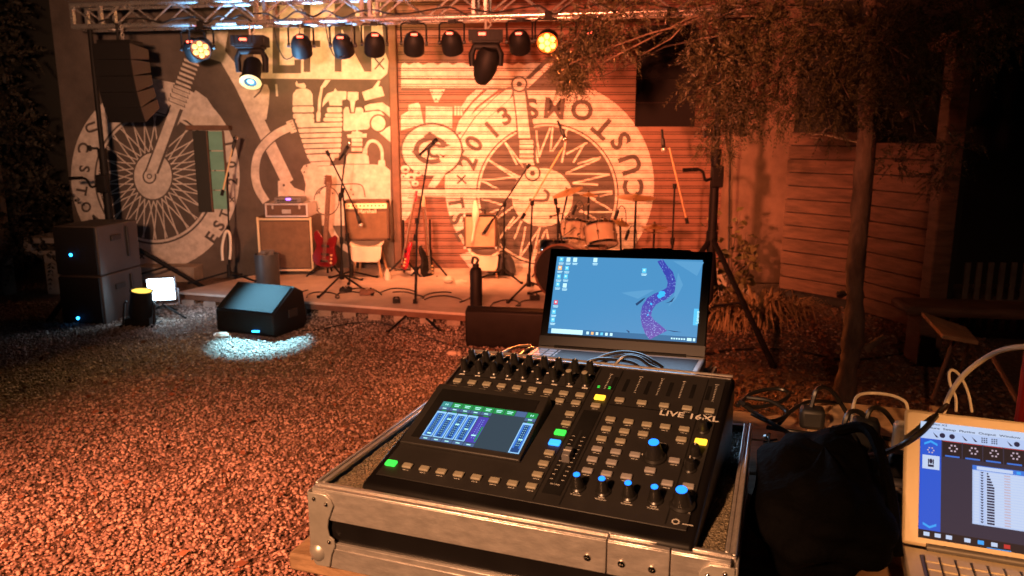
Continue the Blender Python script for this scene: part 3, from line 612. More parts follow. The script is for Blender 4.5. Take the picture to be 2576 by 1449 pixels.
# lamps -------------------------------------------------------------
def par_body(t, axis, lit=None):
    c = np.array([0, 0, -.185]); a = nrm(axis); o = WLOC[t]; cc = o + c
    mb = MB(); mb.tube([o + [-.112, 0, -.19], o + [-.112, 0, -.03], o + [-.09, 0, -.012], o + [.09, 0, -.012], o + [.112, 0, -.03], o + [.112, 0, -.19]], .009, 6)
    mb.box(-.03, .03, -.02, .02, -.02, .05, Fr(o, (1, 0, 0), (0, 1, 0))); mb.build('bracket', 'black', t)
    mb = MB(); mb.lathe([(0, -.1), (.045, -.098), (.074, -.07), (.09, -.03), (.094, .02), (.094, .085), (.09, .085), (.088, .06), (0, .06)], cc, a, 26)
    mb.build('body', 'black', t)
    each(MB().cyl(cc + [-.125, 0, 0], cc + [-.1, 0, 0], .018).cyl(cc + [.1, 0, 0], cc + [.125, 0, 0], .018), 'knob', 'black_rubber', t)
    if lit:
        f = MB(); u = nrm(np.cross(a, (0, 0, 1))); b = np.cross(u, a); e = MB()
        f.disc(cc + a * .066, a, .088, 24)
        for k in range(7):
            q = cc + a * .07 + (0 if k == 6 else 1) * .054 * (u * math.cos(k * math.pi / 3 + .5) + b * math.sin(k * math.pi / 3 + .5))
            e.sphere(q, .0235, 12)
        f.build('lens_plate', 'face_hot' if lit == 'led_hot' else 'face_amber', t); each(e, 'led_lens', lit, t)  # plate emission stands for the halo around the lit lenses
    else:
        s = np.array([0, -.089, .055]); q = cc + s; MB().box(-.026, .026, -.006, .006, -.011, .011, Fr(q, (1, 0, 0), (0, .5, .85))).build('display', 'led_red', t)
DIRW = (0, .72, -.7)
P_ = [(468, 'small dark spotlight hanging beside the amber lit one'), (753, 'black can lamp with a red display, hung over the L of the painted panel'), (857, 'black can lamp with a red display, middle one of the three by the painted panel'),
      (938, 'black can lamp with a red display, hung near the x of the painted panel'), (1038, 'black can lamp with a pale sticker, just right of the brown post'), (1135, 'black can lamp with a red display, left of the drooping yoke lamp'),
      (1306, 'dim can lamp between the drooping yoke lamp and the bright orange lamp'), (1482, 'dim can lamp between the bright orange lamp and the conifer sprays')]
proto = None
for k, (u, lab) in enumerate(P_):
    p = tf.p(tpos(u), .02 if k != 0 else .1, -.03)
    if proto is None:
        proto = thing('can_lamp', lab, 'stage lamp', p, 'can lamps hanging from the truss'); par_body(proto, DIRW); t = proto
    else:
        t = copy_tree(proto); t.location = tuple(p); t['label'] = lab; t.rotation_euler = (random.uniform(-.15, .1), 0, random.uniform(-.25, .25)); WLOC[t] = p
st_ = None
for u, lit, ax, lab in [(507, 'led_amber', (.12, -.8, -.34), 'amber can lamp with seven lit lenses, left end of the truss'), (1380, 'led_hot', (-.12, -.8, -.38), 'glaring orange can lamp with seven lit lenses over the shutter')]:
    t = thing('can_lamp', lab, 'stage lamp', tf.p(tpos(u), -.02, -.03), 'can lamps hanging from the truss'); par_body(t, ax, lit)
    if lit == 'led_hot': spot('orange_beam', WLOC[t] + np.array([-.02, -.15, -.24]), (0.6, 3.4, 0.0), 500, (1.0, .2, .04), 75, .9, .08, t)
    else: spot('amber_beam', WLOC[t] + np.array([.02, -.15, -.24]), (-2.2, 4.8, 0), 150, (1.0, .5, .15), 60, .9, .08, t)
# beams of the can lamps on the wall and the stage, plus added fill spots
for u, tg, pw, sz in [(857, (-1.75, 8.6, .55), 160, 96), (1038, (-.6, 8.95, .9), 310, 96), (1135, (.5, 8.9, .8), 250, 96), (1482, (1.7, 8.7, .5), 260, 96)]:
    p = tf.p(tpos(u), .16, -.26); spot('wall_beam', p, tg, pw, (1.0, .26, .09), sz, .85, .07)
spot('panel_fill', tf.p(tpos(753), .12, -.3), (-2.0, 9.0, 2.75), 100, (1.0, .5, .15), 92, .9, .07)  # extra spot added to brighten the name panel
spot('panel_fill', tf.p(tpos(945), .12, -.3), (-1.6, 9.0, 2.6), 60, (1.0, .5, .15), 92, .9, .07)  # second spot added to brighten the name panel
spot('glow_fill', tf.p(tpos(1306), .12, -.3), (.1, 9.0, 2.6), 60, (1.0, .12, .02), 96, .9, .07)  # red spot added to imitate the orange lamp's glow on the shutter
def yoke_lamp(u, lab, down, dark):
    o = tf.p(tpos(u), .02, -.02); t = thing('moving_head_lamp', lab, 'stage lamp', o, 'moving head lamps under the truss'); f = Fr(o, (1, 0, 0), (0, 1, 0))
    b = MB(); b.box(-.15, .15, -.1, .1, -.19, -.1, f); b.box(-.12, .12, -.09, .09, -.21, -.19, f)
    for k in range(7): b.box(-.13 + .04 * k, -.115 + .04 * k, -.103, -.1, -.18, -.11, f)
    b.build('base', 'black', t, bevel=.008)
    MB().tube([o + [0, 0, .03], o + [0, 0, -.1]], .012).tube([o + [.03, 0, 0], o + [.045, 0, -.05], o + [.01, 0, -.085]], .008, 6).build('clamp', 'steel', t)
    MB().box(-.03, .03, -.008, .008, -.012, .012, Fr(o + [-.03, -.11, -.14], (1, 0, 0), (0, .2, 1))).build('display', 'led_red', t)
    dz = .42 if down else .4; y = MB()
    y.tube([o + [-.125, 0, -dz], o + [-.13, 0, -.3], o + [-.1, 0, -.23], o + [.1, 0, -.23], o + [.13, 0, -.3], o + [.125, 0, -dz]], [.026, .03, .034, .034, .03, .026], 10); y.build('yoke', 'black', t)
    a = nrm((.05, -.62, -.78)) if down else nrm((-.25, .3, -.8)); c = o + np.array([0, 0, -dz + .02]); h = MB()
    if down: h.lathe([(0, -.1), (.07, -.1), (.085, -.07), (.085, .1), (.098, .12), (.098, .15), (.08, .15), (.078, .13), (0, .13)], c, a, 26)
    else: h.lathe([(0, -.14), (.07, -.13), (.1, -.08), (.105, .04), (.085, .12), (.05, .18), (0, .2)], c, a, 26)
    h.build('head', 'black', t)
    if down:
        MB().lathe([(.098, .152), (.058, .154)], c, a, 30).build('lens_ring', 'ring_yellow', t); MB().disc(c + a * .146, a, .03, 18).build('lens', 'lens_cyan', t)
        MB().lathe([(.058, .15), (.03, .147)], c, a, 24).build('lens_bowl', 'black', t)
        spot('cold_beam', c + a * .17, G(655, 862), 4600, (.3, .78, 1.0), 21, 1.0, .03, t)
    return t
yoke_lamp(624, 'moving head lamp tilted down with a yellow rim and cyan centre', True, False)
yoke_lamp(1221, 'dark moving head lamp drooping over the shutter', False, True)

# ------------------------------------------------------------------ hanging speaker columns
def line_array(lab, u0, v0, wd, n, hbox, Y, yaw, dep, curve, taper):
    top = D(u0, v0, Y); t = thing('hanging_speaker_column', lab, 'speaker', top, 'speaker columns hung from the truss'); f = Fr(top, (math.cos(yaw), math.sin(yaw), 0), (-math.sin(yaw), math.cos(yaw), 0))
    y, z, a = 0.0, 0.0, 0.0
    for k in range(n):
        fr_k = Fr(f.p(0, y, z), f.X, f.Y * math.cos(a) + np.array([0, 0, -math.sin(a)]) * -1 * 0 + np.array([0, 0, math.sin(a)]))
        b = MB(); h = hbox - .0015; q = taper
        prof_ = [(0, 0), (0, -h), (dep, -h + q), (dep, -q)]
        V = [fr_k.p(x, yy, zz) for x in (0, wd) for yy, zz in prof_]
        b.add(V, [[0, 1, 2, 3], [7, 6, 5, 4], [0, 4, 5, 1], [1, 5, 6, 2], [2, 6, 7, 3], [3, 7, 4, 0]]); b.m = [0, 0, 0, 0, 0, 0] if taper < .025 else [0, 1, 0, 0, 0, 0]  # curved column: one side brown as if lit, other faces black
        c = b.build('cabinet', ['black', 'cabside'], t, bevel=.003)
        MB().box(.002, wd - .002, -.008, -.001, -h + .0012, -.0012, fr_k).build('front_grille', 'grille', c)
        d = curve * k; z -= hbox * math.cos(a); y += hbox * math.sin(a) ; a += curve
    MB().box(.02, wd - .02, .04, dep - .05, .003, .035, f).tube([f.p(wd / 2, dep * .4, .03), f.p(wd / 2, dep * .4, .19)], .014).build('fly_bar', 'black', t)
    return t
line_array('black hanging speaker column at the left end of the truss', 231, 109, .37, 5, .147, 7.3, -.1, .3, .1, .026)
line_array('black hanging speaker column on the right, half covered by conifer sprays', 1604, 74, .475, 4, .19, 6.3, -.2, .4, .0, .02)
for k, (u, Y, lab) in enumerate([(287, 7.3, 'steel shackle chain holding the left speaker column'), (1683, 6.4, 'steel shackle chain holding the right speaker column')]):
    p = D(u, 74 if k else 95, Y); m = MB()
    for j in range(4):
        c = p + np.array([0, .16, .01 + .035 * j]); A = [(c + np.array([.012 * math.cos(i * .7854) * (1 if j % 2 else .2), .012 * math.cos(i * .7854) * (.2 if j % 2 else 1), .024 * math.sin(i * .7854)])) for i in range(9)]; m.tube(A, .004, 5)
    tag(m.build('chain', 'steel'), lab, 'chain')

# ------------------------------------------------------------------ winch stands carrying the truss
def lift_stand(base, top, lab, feet, crank=None, coll=.75):
    base = np.asarray(base, float); t = thing('truss_lift_stand', lab, 'stand', base, 'lift stands under the truss')
    MB().cyl(base + [0, 0, .12], base + [0, 0, 1.5], .039).build('outer_pole', 'black', t); MB().cyl(base + [0, 0, 1.5], base + [0, 0, top], .024).build('inner_pole', 'black', t)
    each(MB().cyl(base + [0, 0, 1.46], base + [0, 0, 1.56], .045).cyl(base + [0, 0, coll - .05], base + [0, 0, coll + .05], .05), 'collar', 'black', t)
    for fx, fy in feet:
        q = np.array([fx, fy, .015]); a = base + [0, 0, coll]; l = MB().tube([a, q], .023, 8).cyl(q - [0, 0, .012], q + [0, 0, .02], .028).build('leg', 'black', t)
        m = a * .45 + q * .55; MB().tube([base + [0, 0, .2], m], .012, 6).build('strut', 'black', t)
    if crank is not None:
        c = base + np.array([0, 0, crank]); w = MB(); w.box(c[0] - .05, c[0] + .05, c[1] - .1, c[1] - .03, c[2] - .08, c[2] + .1); w.build('winch', 'black', t, bevel=.01)
        MB().tube(smoothpath([c + [-.04, -.07, 0], c + [-.1, -.09, -.02], c + [-.13, -.1, .05], c + [-.17, -.1, .07]], 6), .012, 8).tube([c + [-.17, -.1, .07], c + [-.3, -.11, .065]], .017, 8).build('crank_handle', 'black', t)
        MB().cyl(c + [-.03, -.02, .36], c + [-.1, -.03, .36], .012).cyl(c + [-.1, -.03, .36], c + [-.12, -.03, .36], .03).build('knob', 'black_rubber', t)
    return t
lift_stand((1.73, 6.5, 0), 2.74, 'tall black winch stand with a crank handle right of the open laptop', [(1.92, 5.34), (1.05, 6.0), (2.0, 7.2)], 1.33, .82)
lift_stand((-4.12, 7.72, 0), 2.74, 'tall black winch stand behind the speaker stack at the yard side', [(-4.25, 6.75), (-3.3, 8.1), (-4.9, 8.2)], 1.2, .7)
# ------------------------------------------------------------------ stage platform
SZ = .14
sp = [G(448, 734, SZ)[:2], G(1098, 783, SZ)[:2], G(1440, 806, SZ)[:2], np.array([2.4, 6.6]), np.array([2.46, 8.9]), np.array([G(647, 690, SZ)[0], 8.9]), G(647, 690, SZ)[:2]]
sp = [tuple(map(float, q)) for q in sp]
stage = thing('stage_platform', 'low stage with a pale floor and dark fascia in front of the shutter', 'stage', (sp[1][0], sp[1][1], 0))
MB().prism(sp, SZ - .025, SZ).build('deck', 'stage_floor', stage, bevel=.004)
c_ = np.mean(np.array(sp), 0); inn = [tuple(c_ + (np.array(q) - c_) * .975) for q in sp]
MB().prism(inn, .06, SZ - .027).build('frame', 'post_brown', stage)
fb = MB()
for k in range(16):
    t = k / 15; a = np.array(sp[0]) * (1 - t) + np.array(sp[2]) * t; q = c_ + (a - c_) * .965
    fb.box(q[0] - .06, q[0] + .06, q[1] - .02, q[1] + .1, 0, .058)
each(fb, 'leg', 'concrete', stage)

# ------------------------------------------------------------------ speaker stack at the left
def box_fr(mb, f, w, d, h, mi=0): return mb.box(0, w, 0, d, 0, h, f, mi)
sb = G(157, 815); sf = Fr(sb, (1, -.03, 0), (.03, 1, 0)); sw = .385
for k, lab in enumerate(('black speaker cabinet with a blue light, bottom of the stack', 'black speaker cabinet with a blue light, top of the stack')):
    h = .445; f = sf.at(0, 0, k * (h + .004)); yw = -.33
    f = Fr(f.O, (math.cos(yw) * 1, math.sin(yw) * 0 - .0, 0), (0, 1, 0)); f = Fr(f.O, (1, -.04, 0), (.62, 1, 0))
    f = Fr(f.O, (1, -.12, 0), (.12, 1, 0))
    t = thing('speaker_cabinet', lab, 'speaker', f.O, 'stacked speaker cabinets')
    MB().box(0, sw + .03, .02, .62, 0, h, f).build('body', 'cabside', t, bevel=.012)
    MB().box(.012, sw + .018, -.003, .019, .012, h - .012, f).build('front_grille', 'grille', t, bevel=.004)
    e = f.p(.165, -.006, .06 if k == 0 else .19); MB().sphere(e, .013, 10).build('led', 'led_blue', t)
    x = sw + .032; MB().box(x - .004, x + .012, .2, .34, .29, .34, f).box(x - .004, x + .02, .42, .45, .12, .4, f).build('handle', 'black_rubber', t, bevel=.004)
# stone bench behind
bq = D(62, 597, 8.0); be = D(180, 597, 8.0); bt = thing('stone_bench', 'pale stone table with a slot under its top, behind the speaker stack', 'bench', (bq[0], 8.0, 0)); zz = bq[2]
MB().box(bq[0], be[0] + .2, 7.95, 8.5, zz - .06, zz).build('top', 'concrete', bt, bevel=.008); MB().box(bq[0], be[0] + .2, 7.97, 8.5, zz - .19, zz - .14).build('shelf', 'concrete', bt, bevel=.008)
MB().box(bq[0], bq[0] + .08, 7.96, 8.5, zz - .139, zz - .061).build('end_block', 'concrete', bt); MB().box(bq[0] + .17, bq[0] + .42, 8.0, 8.45, 0, zz - .192).build('leg', 'concrete', bt, bevel=.01)
# floor can lamp and flood
fl = G(355, 818); t = thing('floor_can_lamp', 'black can lamp standing on the gravel, glowing yellow upward', 'stage lamp', fl)
a = nrm((.16, -.1, 1)); MB().lathe([(0, .06), (.09, .065), (.105, .12), (.09, .31), (.1, .33), (.086, .335), (.082, .31), (0, .3)], fl, a, 26).build('body', 'black', t)
MB().disc(fl + a * .325, a, .084, 26).build('lens', 'ring_yellow', t)
MB().tube([fl + [-.14, -.05, 0], fl + [-.13, 0, .2], fl + [-.11, 0, .22]], .01, 6).tube([fl + [.14, -.05, 0], fl + [.14, 0, .2], fl + [.12, 0, .22]], .01, 6).tube([fl + [-.14, -.09, .01], fl + [-.14, .1, .01]], .012, 6).tube([fl + [.14, -.09, .01], fl + [.14, .1, .01]], .012, 6).box(fl[0] - .11, fl[0] + .11, fl[1] - .07, fl[1] + .07, 0, .075).build('bracket', 'black', t)
q = D(405, 728, 6.9); t = thing('flood_light', 'square white flood light glaring on a short tripod', 'flood light', (q[0], 6.9, 0)); f = Fr(q, nrm((1, .3, 0)), (-.05, -.15, 1))
MB().box(-.125, .125, -.115, .115, -.05, -.003, f).build('housing', 'lap_grey', t, bevel=.01); MB().box(-.112, .112, -.102, .102, -.002, .002, f).build('lens', 'flood', t)
MB().tube([f.p(-.14, 0, -.02), f.p(-.14, -.16, -.02), f.p(.14, -.16, -.02), f.p(.14, 0, -.02)], .009, 6).build('bracket', 'lap_grey', t)
fb_ = f.p(0, -.16, -.02)
for dx_, dy_ in ((-.22, -.1), (.24, -.08), (.02, .25)): MB().tube([fb_, (fb_[0] + dx_, fb_[1] + dy_, .012)], .01, 6).build('leg', 'black', t)
pl_ = bpy.data.lights.new('flood_spill', 'POINT'); pl_.energy = 4; pl_.color = (.6, .8, 1.0); pl_.shadow_soft_size = .1; po_ = bpy.data.objects.new('flood_spill', pl_); COL.objects.link(po_); po_.parent = t; po_.location = (.3, .1, .3)
spot('flood_beam', q + np.array([0, 0, .16]), (-2.3, 7.3, 2.75), 2200, (.22, .58, 1.0), 46, .8, .1, t)

# ------------------------------------------------------------------ floor monitors
def wedge(A, B, dep, lab, prof_, top='wedge_top'):
    A = np.asarray(A, float); B = np.asarray(B, float); L = np.linalg.norm(B - A); f = Fr(A, B - A, np.cross((0, 0, 1), B - A)); t = thing('floor_monitor', lab, 'monitor speaker', A, 'floor monitors'); n = len(prof_)
    V = [f.p(x, y, z) for x in (0, L) for y, z in prof_]; b = MB()
    b.add(V, [list(range(n)), [n + i for i in range(n)][::-1]] + [[i, n + i, n + (i + 1) % n, (i + 1) % n] for i in range(n)]); b.build('body', 'black', t, bevel=.012)
    (y0, z0), (y1, z1_) = prof_[2], prof_[3]; s = nrm(np.array([0, y1 - y0, z1_ - z0])); gf = Fr(f.p(0, y0, z0), f.X, f.Y * s[1] + np.array([0, 0, s[2]])); Ls = math.hypot(y1 - y0, z1_ - z0)
    MB().box(.012, L - .012, .012, Ls - .012, .001, .012, gf).build('front_grille', top, t, bevel=.003)
    MB().box(L - .002, L + .006, .2, .32, .13, .2, f).build('handle', 'black_rubber', t, bevel=.003)
    return t
wa, wb = G(546, 838), G(690, 855)
wedge(wa + [0, 0, .012], wb + [0, 0, .012], .5, 'floor monitor with a blue lit face lying on the gravel', [(0.03, 0), (0, .02), (0, .2), (.3, .39), (.42, .33), (.46, .06), (.4, 0)])
e = MB().box(-.03, .03, -.004, .0, -.006, .006, Fr(wa * .3 + wb * .7 + [0, -.012, .06], (1, 0, 0), (0, 1, 0))).build('glow_strip', 'led_blue', None); tag(e, 'small strip put in for the cyan glow under the gravel floor monitor', 'light strip')  # glowing strip added to imitate the cyan glint under the monitor
wa, wb = G(1172, 872), G(1400, 884)
wedge(wa, wb, .5, 'plain dark floor monitor seen from behind, half hidden by the open laptop', [(0, 0), (-.02, .05), (-.02, .3), (.05, .33), (.36, .12), (.36, 0)], 'black')

# ------------------------------------------------------------------ bass rig
def rig():
    x0, x1 = D(646, 600, 8.45)[0], D(788, 600, 8.45)[0]; h = D(700, 546, 8.45)[2]; z0 = SZ + .03
    t = thing('bass_cabinet', 'large brown bass speaker cabinet with pale edges on the stage', 'speaker', (x0, 8.45, SZ)); f = up_fr((x0, 8.45, 0)); w = x1 - x0
    MB().box(0, w, z0, h, -.42, 0, f).build('body', 'tolex', t, bevel=.012); MB().box(.05, w - .04, z0 + .05, h - .05, .001, .012, f).build('front_grille', 'cloth_brown', t, bevel=.003)
    e = MB(); e.box(.012, .038, z0, h, .001, .016, f); e.box(w - .03, w - .01, z0, h, .001, .016, f); e.box(.04, w - .032, z0 + .012, z0 + .034, .001, .016, f); e.box(.04, w - .032, h - .034, h - .012, .001, .016, f); e.build('trim', 'gold', t, bevel=.003)
    fm = MB()
    for x in (.06, w - .06): fm.cyl(f.p(x, SZ + .001, -.1), f.p(x, z0, -.1), .025).cyl(f.p(x, SZ + .001, -.34), f.p(x, z0, -.34), .025)
    each(fm, 'foot', 'black_rubber', t)
    xa, xb = D(666, 530, 8.42)[0], D(774, 530, 8.42)[0]; hb = h + .002; ht = D(700, 512, 8.42)[2]
    t2 = thing('amp_rack_case', 'silver edged brown flight case on the bass cabinet', 'flight case', (xa, 8.45, h)); f2 = up_fr((xa, 8.43, 0)); W_ = xb - xa
    MB().box(.01, W_ - .01, hb + .008, ht - .008, -.36, 0, f2).build('body', 'tolex', t2); e = MB()
    for a, b2 in ((hb, hb + .018), (ht - .018, ht)): e.box(0, W_, a, b2, -.37, .008, f2)
    for x in (0, W_ - .02): e.box(x, x + .02, hb + .019, ht - .019, -.37, .008, f2)
    e.build('edging', 'alu', t2, bevel=.003)
    l = MB(); l.box(.08, .1, ht - .06, ht - .02, .009, .018, f2); l.box(W_ - .1, W_ - .08, ht - .06, ht - .02, .009, .018, f2); l.box(W_ / 2 - .05, W_ / 2 + .05, hb + .04, hb + .085, .002, .01, f2); each(l, 'latch', 'steel', t2, bevel=.002)
    xc, xd = D(690, 505, 8.4)[0], D(757, 505, 8.4)[0]; t3 = thing('bass_amp_head', 'slim bass amplifier with a purple light on the flight case', 'amplifier', (xc, 8.45, ht)); f3 = up_fr((xc, 8.4, ht + .003)); w3 = xd - xc; h3 = D(700, 497, 8.4)[2] - ht - .003
    MB().box(0, w3, .008, h3, -.22, 0, f3).box(.02, .04, 0, .009, -.2, -.02, f3).box(w3 - .04, w3 - .02, 0, .009, -.2, -.02, f3).build('body', 'lap_grey', t3, bevel=.004)
    k = MB(); [k.cyl(f3.p(w3 * .15 + .028 * i, h3 * .5, 0), f3.p(w3 * .15 + .028 * i, h3 * .5, .014), .009, seg=10) for i in range(8)]; each(k, 'knob', 'black', t3)
    MB().box(w3 * .45, w3 * .62, h3 * .55, h3 * .85, .001, .006, f3).build('display', 'purple_led', t3)
rig()

# ------------------------------------------------------------------ chairs carrying the combos
def shell_chair(lab, x, y, w, seat_z):
    o = np.array([x, y, SZ]); t = thing('shell_chair', lab, 'chair', o, 'pale shell chairs under the amplifiers'); b = MB(); V = []; nx, nz = 9, 8
    for k in range(nz + 1):
        s = k / nz
        for i in range(nx + 1):
            a = (i / nx - .5); curve = abs(a * 2) ** 2.2
            if s < .5: yy = -.21 + .42 * (s * 2); zz = seat_z - SZ - .02 + .07 * curve - .05 * (1 - s * 2) ** 2
            else: q = (s - .5) * 2; yy = .21 + .06 * q - .16 * curve * (1 - .2 * q); zz = seat_z - SZ + .03 + .24 * q + .05 * curve * (1 - q)
            V.append(o + [a * w * (1 - .25 * max(0, s - .6)), yy, zz])
    b.add(V, [[k * (nx + 1) + i, k * (nx + 1) + i + 1, (k + 1) * (nx + 1) + i + 1, (k + 1) * (nx + 1) + i] for k in range(nz) for i in range(nx)]); s = b.build('seat_shell', 'chair', t, smooth=80); m = s.modifiers.new('thick', 'SOLIDIFY'); m.thickness = .012
    sk = MB(); sk.tube(smoothpath([o + [-w * .47, -.21, seat_z - SZ - .04], o + [-w * .42, -.225, seat_z - SZ - .15], o + [0, -.23, seat_z - SZ - .17], o + [w * .42, -.225, seat_z - SZ - .15], o + [w * .47, -.21, seat_z - SZ - .04]], 5), .012, 6); 
    fpoly = [(-.5 * w, .0), (-.46 * w, -.13), (-.36 * w, -.17), (.36 * w, -.17), (.46 * w, -.13), (.5 * w, .0)]
    MB().prism(fpoly, -.008, .008, Fr(o + [0, -.215, seat_z - SZ - .03], (1, 0, 0), (0, .12, 1))).build('seat_front', 'chair', t, bevel=.006)
    for sx in (-1, 1):
        for sy in (-1, 1): MB().tube([o + [sx * w * .28, sy * .13, seat_z - SZ - .06], o + [sx * w * .45, sy * .2, .002]], [.016, .011], 8).build('leg', 'legwood', t)
    return t
c1 = D(922, 612, 8.3); shell_chair('beige shell chair with wooden legs under the larger combo amplifier', c1[0], 8.45, .36, c1[2])
c2 = D(1220, 635, 8.25); shell_chair('beige shell chair under the cloth draped combo amplifier', c2[0], 8.42, .3, c2[2])

def combo(lab, uv, Y, cloth, face, kind, dep=.24):
    (u0, v0), (u1, v1) = uv; A, B = D(u0, v1, Y), D(u1, v0, Y); w, h = B[0] - A[0], B[2] - A[2]; yaw = .1 if kind == 1 else -.0
    f = up_fr(A, yaw); t = thing('combo_amplifier', lab, 'amplifier', A, 'guitar combo amplifiers')
    MB().box(0, w, 0, h, -dep, 0, f).build('body', 'tolex', t, bevel=.012); MB().box(.025, w - .025, .025, h * (.78 if kind == 1 else 1) - .025, .001, .008, f).build('front_grille', cloth, t, bevel=.002)
    if kind == 1:
        MB().box(.02, w - .02, h * .8, h - .03, .001, .012, f).build('control_panel', 'gold', t, bevel=.002); k = MB(); [k.cyl(f.p(.06 + i * (w - .12) / 9, h * .875, .012), f.p(.06 + i * (w - .12) / 9, h * .875, .026), .009, seg=10) for i in range(10)]; each(k, 'knob', 'black', t)
        MB().text('Marshall', f, w * .32, h * .69, .045, .012, w=w * .4).build('badge', 'white_plastic', t)
    else:
        MB().box(.02, w - .02, h - .022, h - .002, .001, .006, f).build('control_panel', 'black', t); MB().tube(smoothpath([f.p(w * .36, h, -.1), f.p(w * .4, h + .045, -.1), f.p(w * .6, h + .045, -.1), f.p(w * .64, h, -.1)], 5), .012, 6).build('handle', 'black_rubber', t)
    e = MB()
    for x in (.0, w - .022):
        for y in (.0, h - .022): e.box(x - .003, x + .025, y - .003, y + .025, -.02, .004, f)
    each(e, 'corner', 'steel' if kind == 2 else 'black', t, bevel=.003)
    return t, f, w, h
combo('brown combo amplifier with a gold panel and script badge on a chair', ((868, 607), (976, 506))[0:0] or ((868, 505), (976, 606)), 8.3, 'cloth_brown', None, 1)
combo('small combo amplifier with a tan front and white cloth draped over it', ((1167, 540), (1250, 626)), 8.25, 'cloth_tan', None, 2)
cl = MB(); cp = smoothpath([D(1192, 505, 8.25), D(1188, 540, 8.22), D(1190, 570, 8.22), D(1184, 610, 8.22)], 6); cp2 = smoothpath([D(1199, 505, 8.25), D(1205, 538, 8.22), D(1197, 570, 8.22), D(1190, 612, 8.22)], 6)
cl.add(cp + cp2, [[i, i + 1, len(cp) + i + 1, len(cp) + i] for i in range(len(cp) - 1)]); o = cl.build('cloth', 'white_cable'); m = o.modifiers.new('thick', 'SOLIDIFY'); m.thickness = .006; tag(o, 'narrow white cloth strip hanging down the front of the small combo', 'cloth')

# ------------------------------------------------------------------ guitars
def guitar(name, lab, bot, top, Y, cols, side, scale_w=1.0, lean=.1):
    A, B = D(*bot, Y), D(*top, Y + lean); L = np.linalg.norm(B - A); yv = nrm(B - A); xv = np.array([math.cos(side), -math.sin(side), 0]); f = Fr(A, xv - yv * (xv @ yv), yv)
    f = Fr(A, f.X, f.Y); t = thing(name, lab, 'guitar', A, 'guitars on stands'); k = L / 1.1; s = k * scale_w
    body = [(0, .0), (-.11, .01), (-.165, .07), (-.17, .13), (-.135, .2), (-.125, .26), (-.16, .33), (-.165, .4), (-.13, .44), (-.09, .4), (-.045, .35), (.03, .345), (.075, .37), (.11, .4), (.14, .37), (.135, .31), (.115, .25), (.13, .18), (.16, .11), (.145, .05), (.09, .01)]
    MB().prism([(x * s, y * k) for x, y in body], -.04 * k, 0, f).build('body', cols[0], t, bevel=.01)
    MB().box(-.028 * k, .028 * k, .3 * k, .95 * k, 0.002, .022 * k, f).build('neck', 'rosewood', t, bevel=.003)
    MB().prism([(-.028 * k, .95 * k), (-.05 * k, 1.0 * k), (-.045 * k, 1.1 * k), (.03 * k, 1.1 * k), (.04 * k, 1.0 * k), (.028 * k, .95 * k)], -.0, .016 * k, f).build('headstock', cols[1], t, bevel=.003)
    pk = MB(); pk.box(-.05 * k, .05 * k, .14 * k, .17 * k, .001, .012, f); pk.box(-.05 * k, .05 * k, .24 * k, .27 * k, .001, .012, f); each(pk, 'pickup', 'black', t, bevel=.002)
    MB().box(-.045 * k, .045 * k, .06 * k, .09 * k, .001, .016, f).build('bridge', 'chrome', t)
    kn = MB(); [kn.cyl(f.p(.085 * s, (.06 + .045 * i) * k, 0), f.p(.085 * s, (.06 + .045 * i) * k, .016), .011, seg=10) for i in range(3)]; each(kn, 'knob', 'gold', t)
    tp = MB(); [tp.cyl(f.p(-.06 * k, (1.0 + .027 * i) * k, .008), f.p(-.036 * k, (1.0 + .027 * i) * k, .008), .008, seg=8) for i in range(4)]; each(tp, 'tuner', 'chrome', t)
    sr = MB(); [sr.tube([f.p((-.018 + .012 * i) * k, .08 * k, .026 * k), f.p((-.018 + .012 * i) * k, 1.02 * k, .026 * k)], .0012, 4) for i in range(4)]; sr.build('strings', 'steel', t)
    # stand
    g_ = thing('guitar_stand', 'black guitar stand holding the ' + lab.split(',')[0].split(' beside')[0], 'stand', (A[0], A[1] + .1, SZ), 'guitar stands'); o = np.array([A[0], A[1] + .14, SZ]); m = MB()
    m.tube([o + [0, 0, .02], o + [.0, .04, .62]], .012, 8); m.build('pole', 'black', g_)
    for a, c in ((-.2, -.16), (.2, -.16), (0, .2)): MB().tube([o + [0, 0, .2], o + [a, c if A[1] < 8.6 else min(c, .1), .01]], .011, 6).build('leg', 'black', g_)
    MB().tube([o + [-.09, -.18, A[2] - SZ + .02], o + [-.08, -.04, A[2] - SZ - .02], o + [.08, -.04, A[2] - SZ - .02], o + [.09, -.18, A[2] - SZ + .02]], .011, 6).build('cradle', 'black_rubber', g_)
    return t
guitar('bass_guitar', 'dark red bass guitar, leaning upright between bass cabinet and combo', (816, 672), (829, 441), 8.3, ('red_gloss', 'rosewood'), .1, .95)
guitar('electric_guitar', 'bright red electric guitar, turned side on at the brown post', (1012, 678), (1050, 480), 8.3, ('red_bright', 'red_bright'), 1.15, .8)
guitar('electric_guitar', 'black and cream electric guitar, behind the red one', (1080, 698), (1062, 492), 8.35, ('black', 'cream'), -1.0, .8)

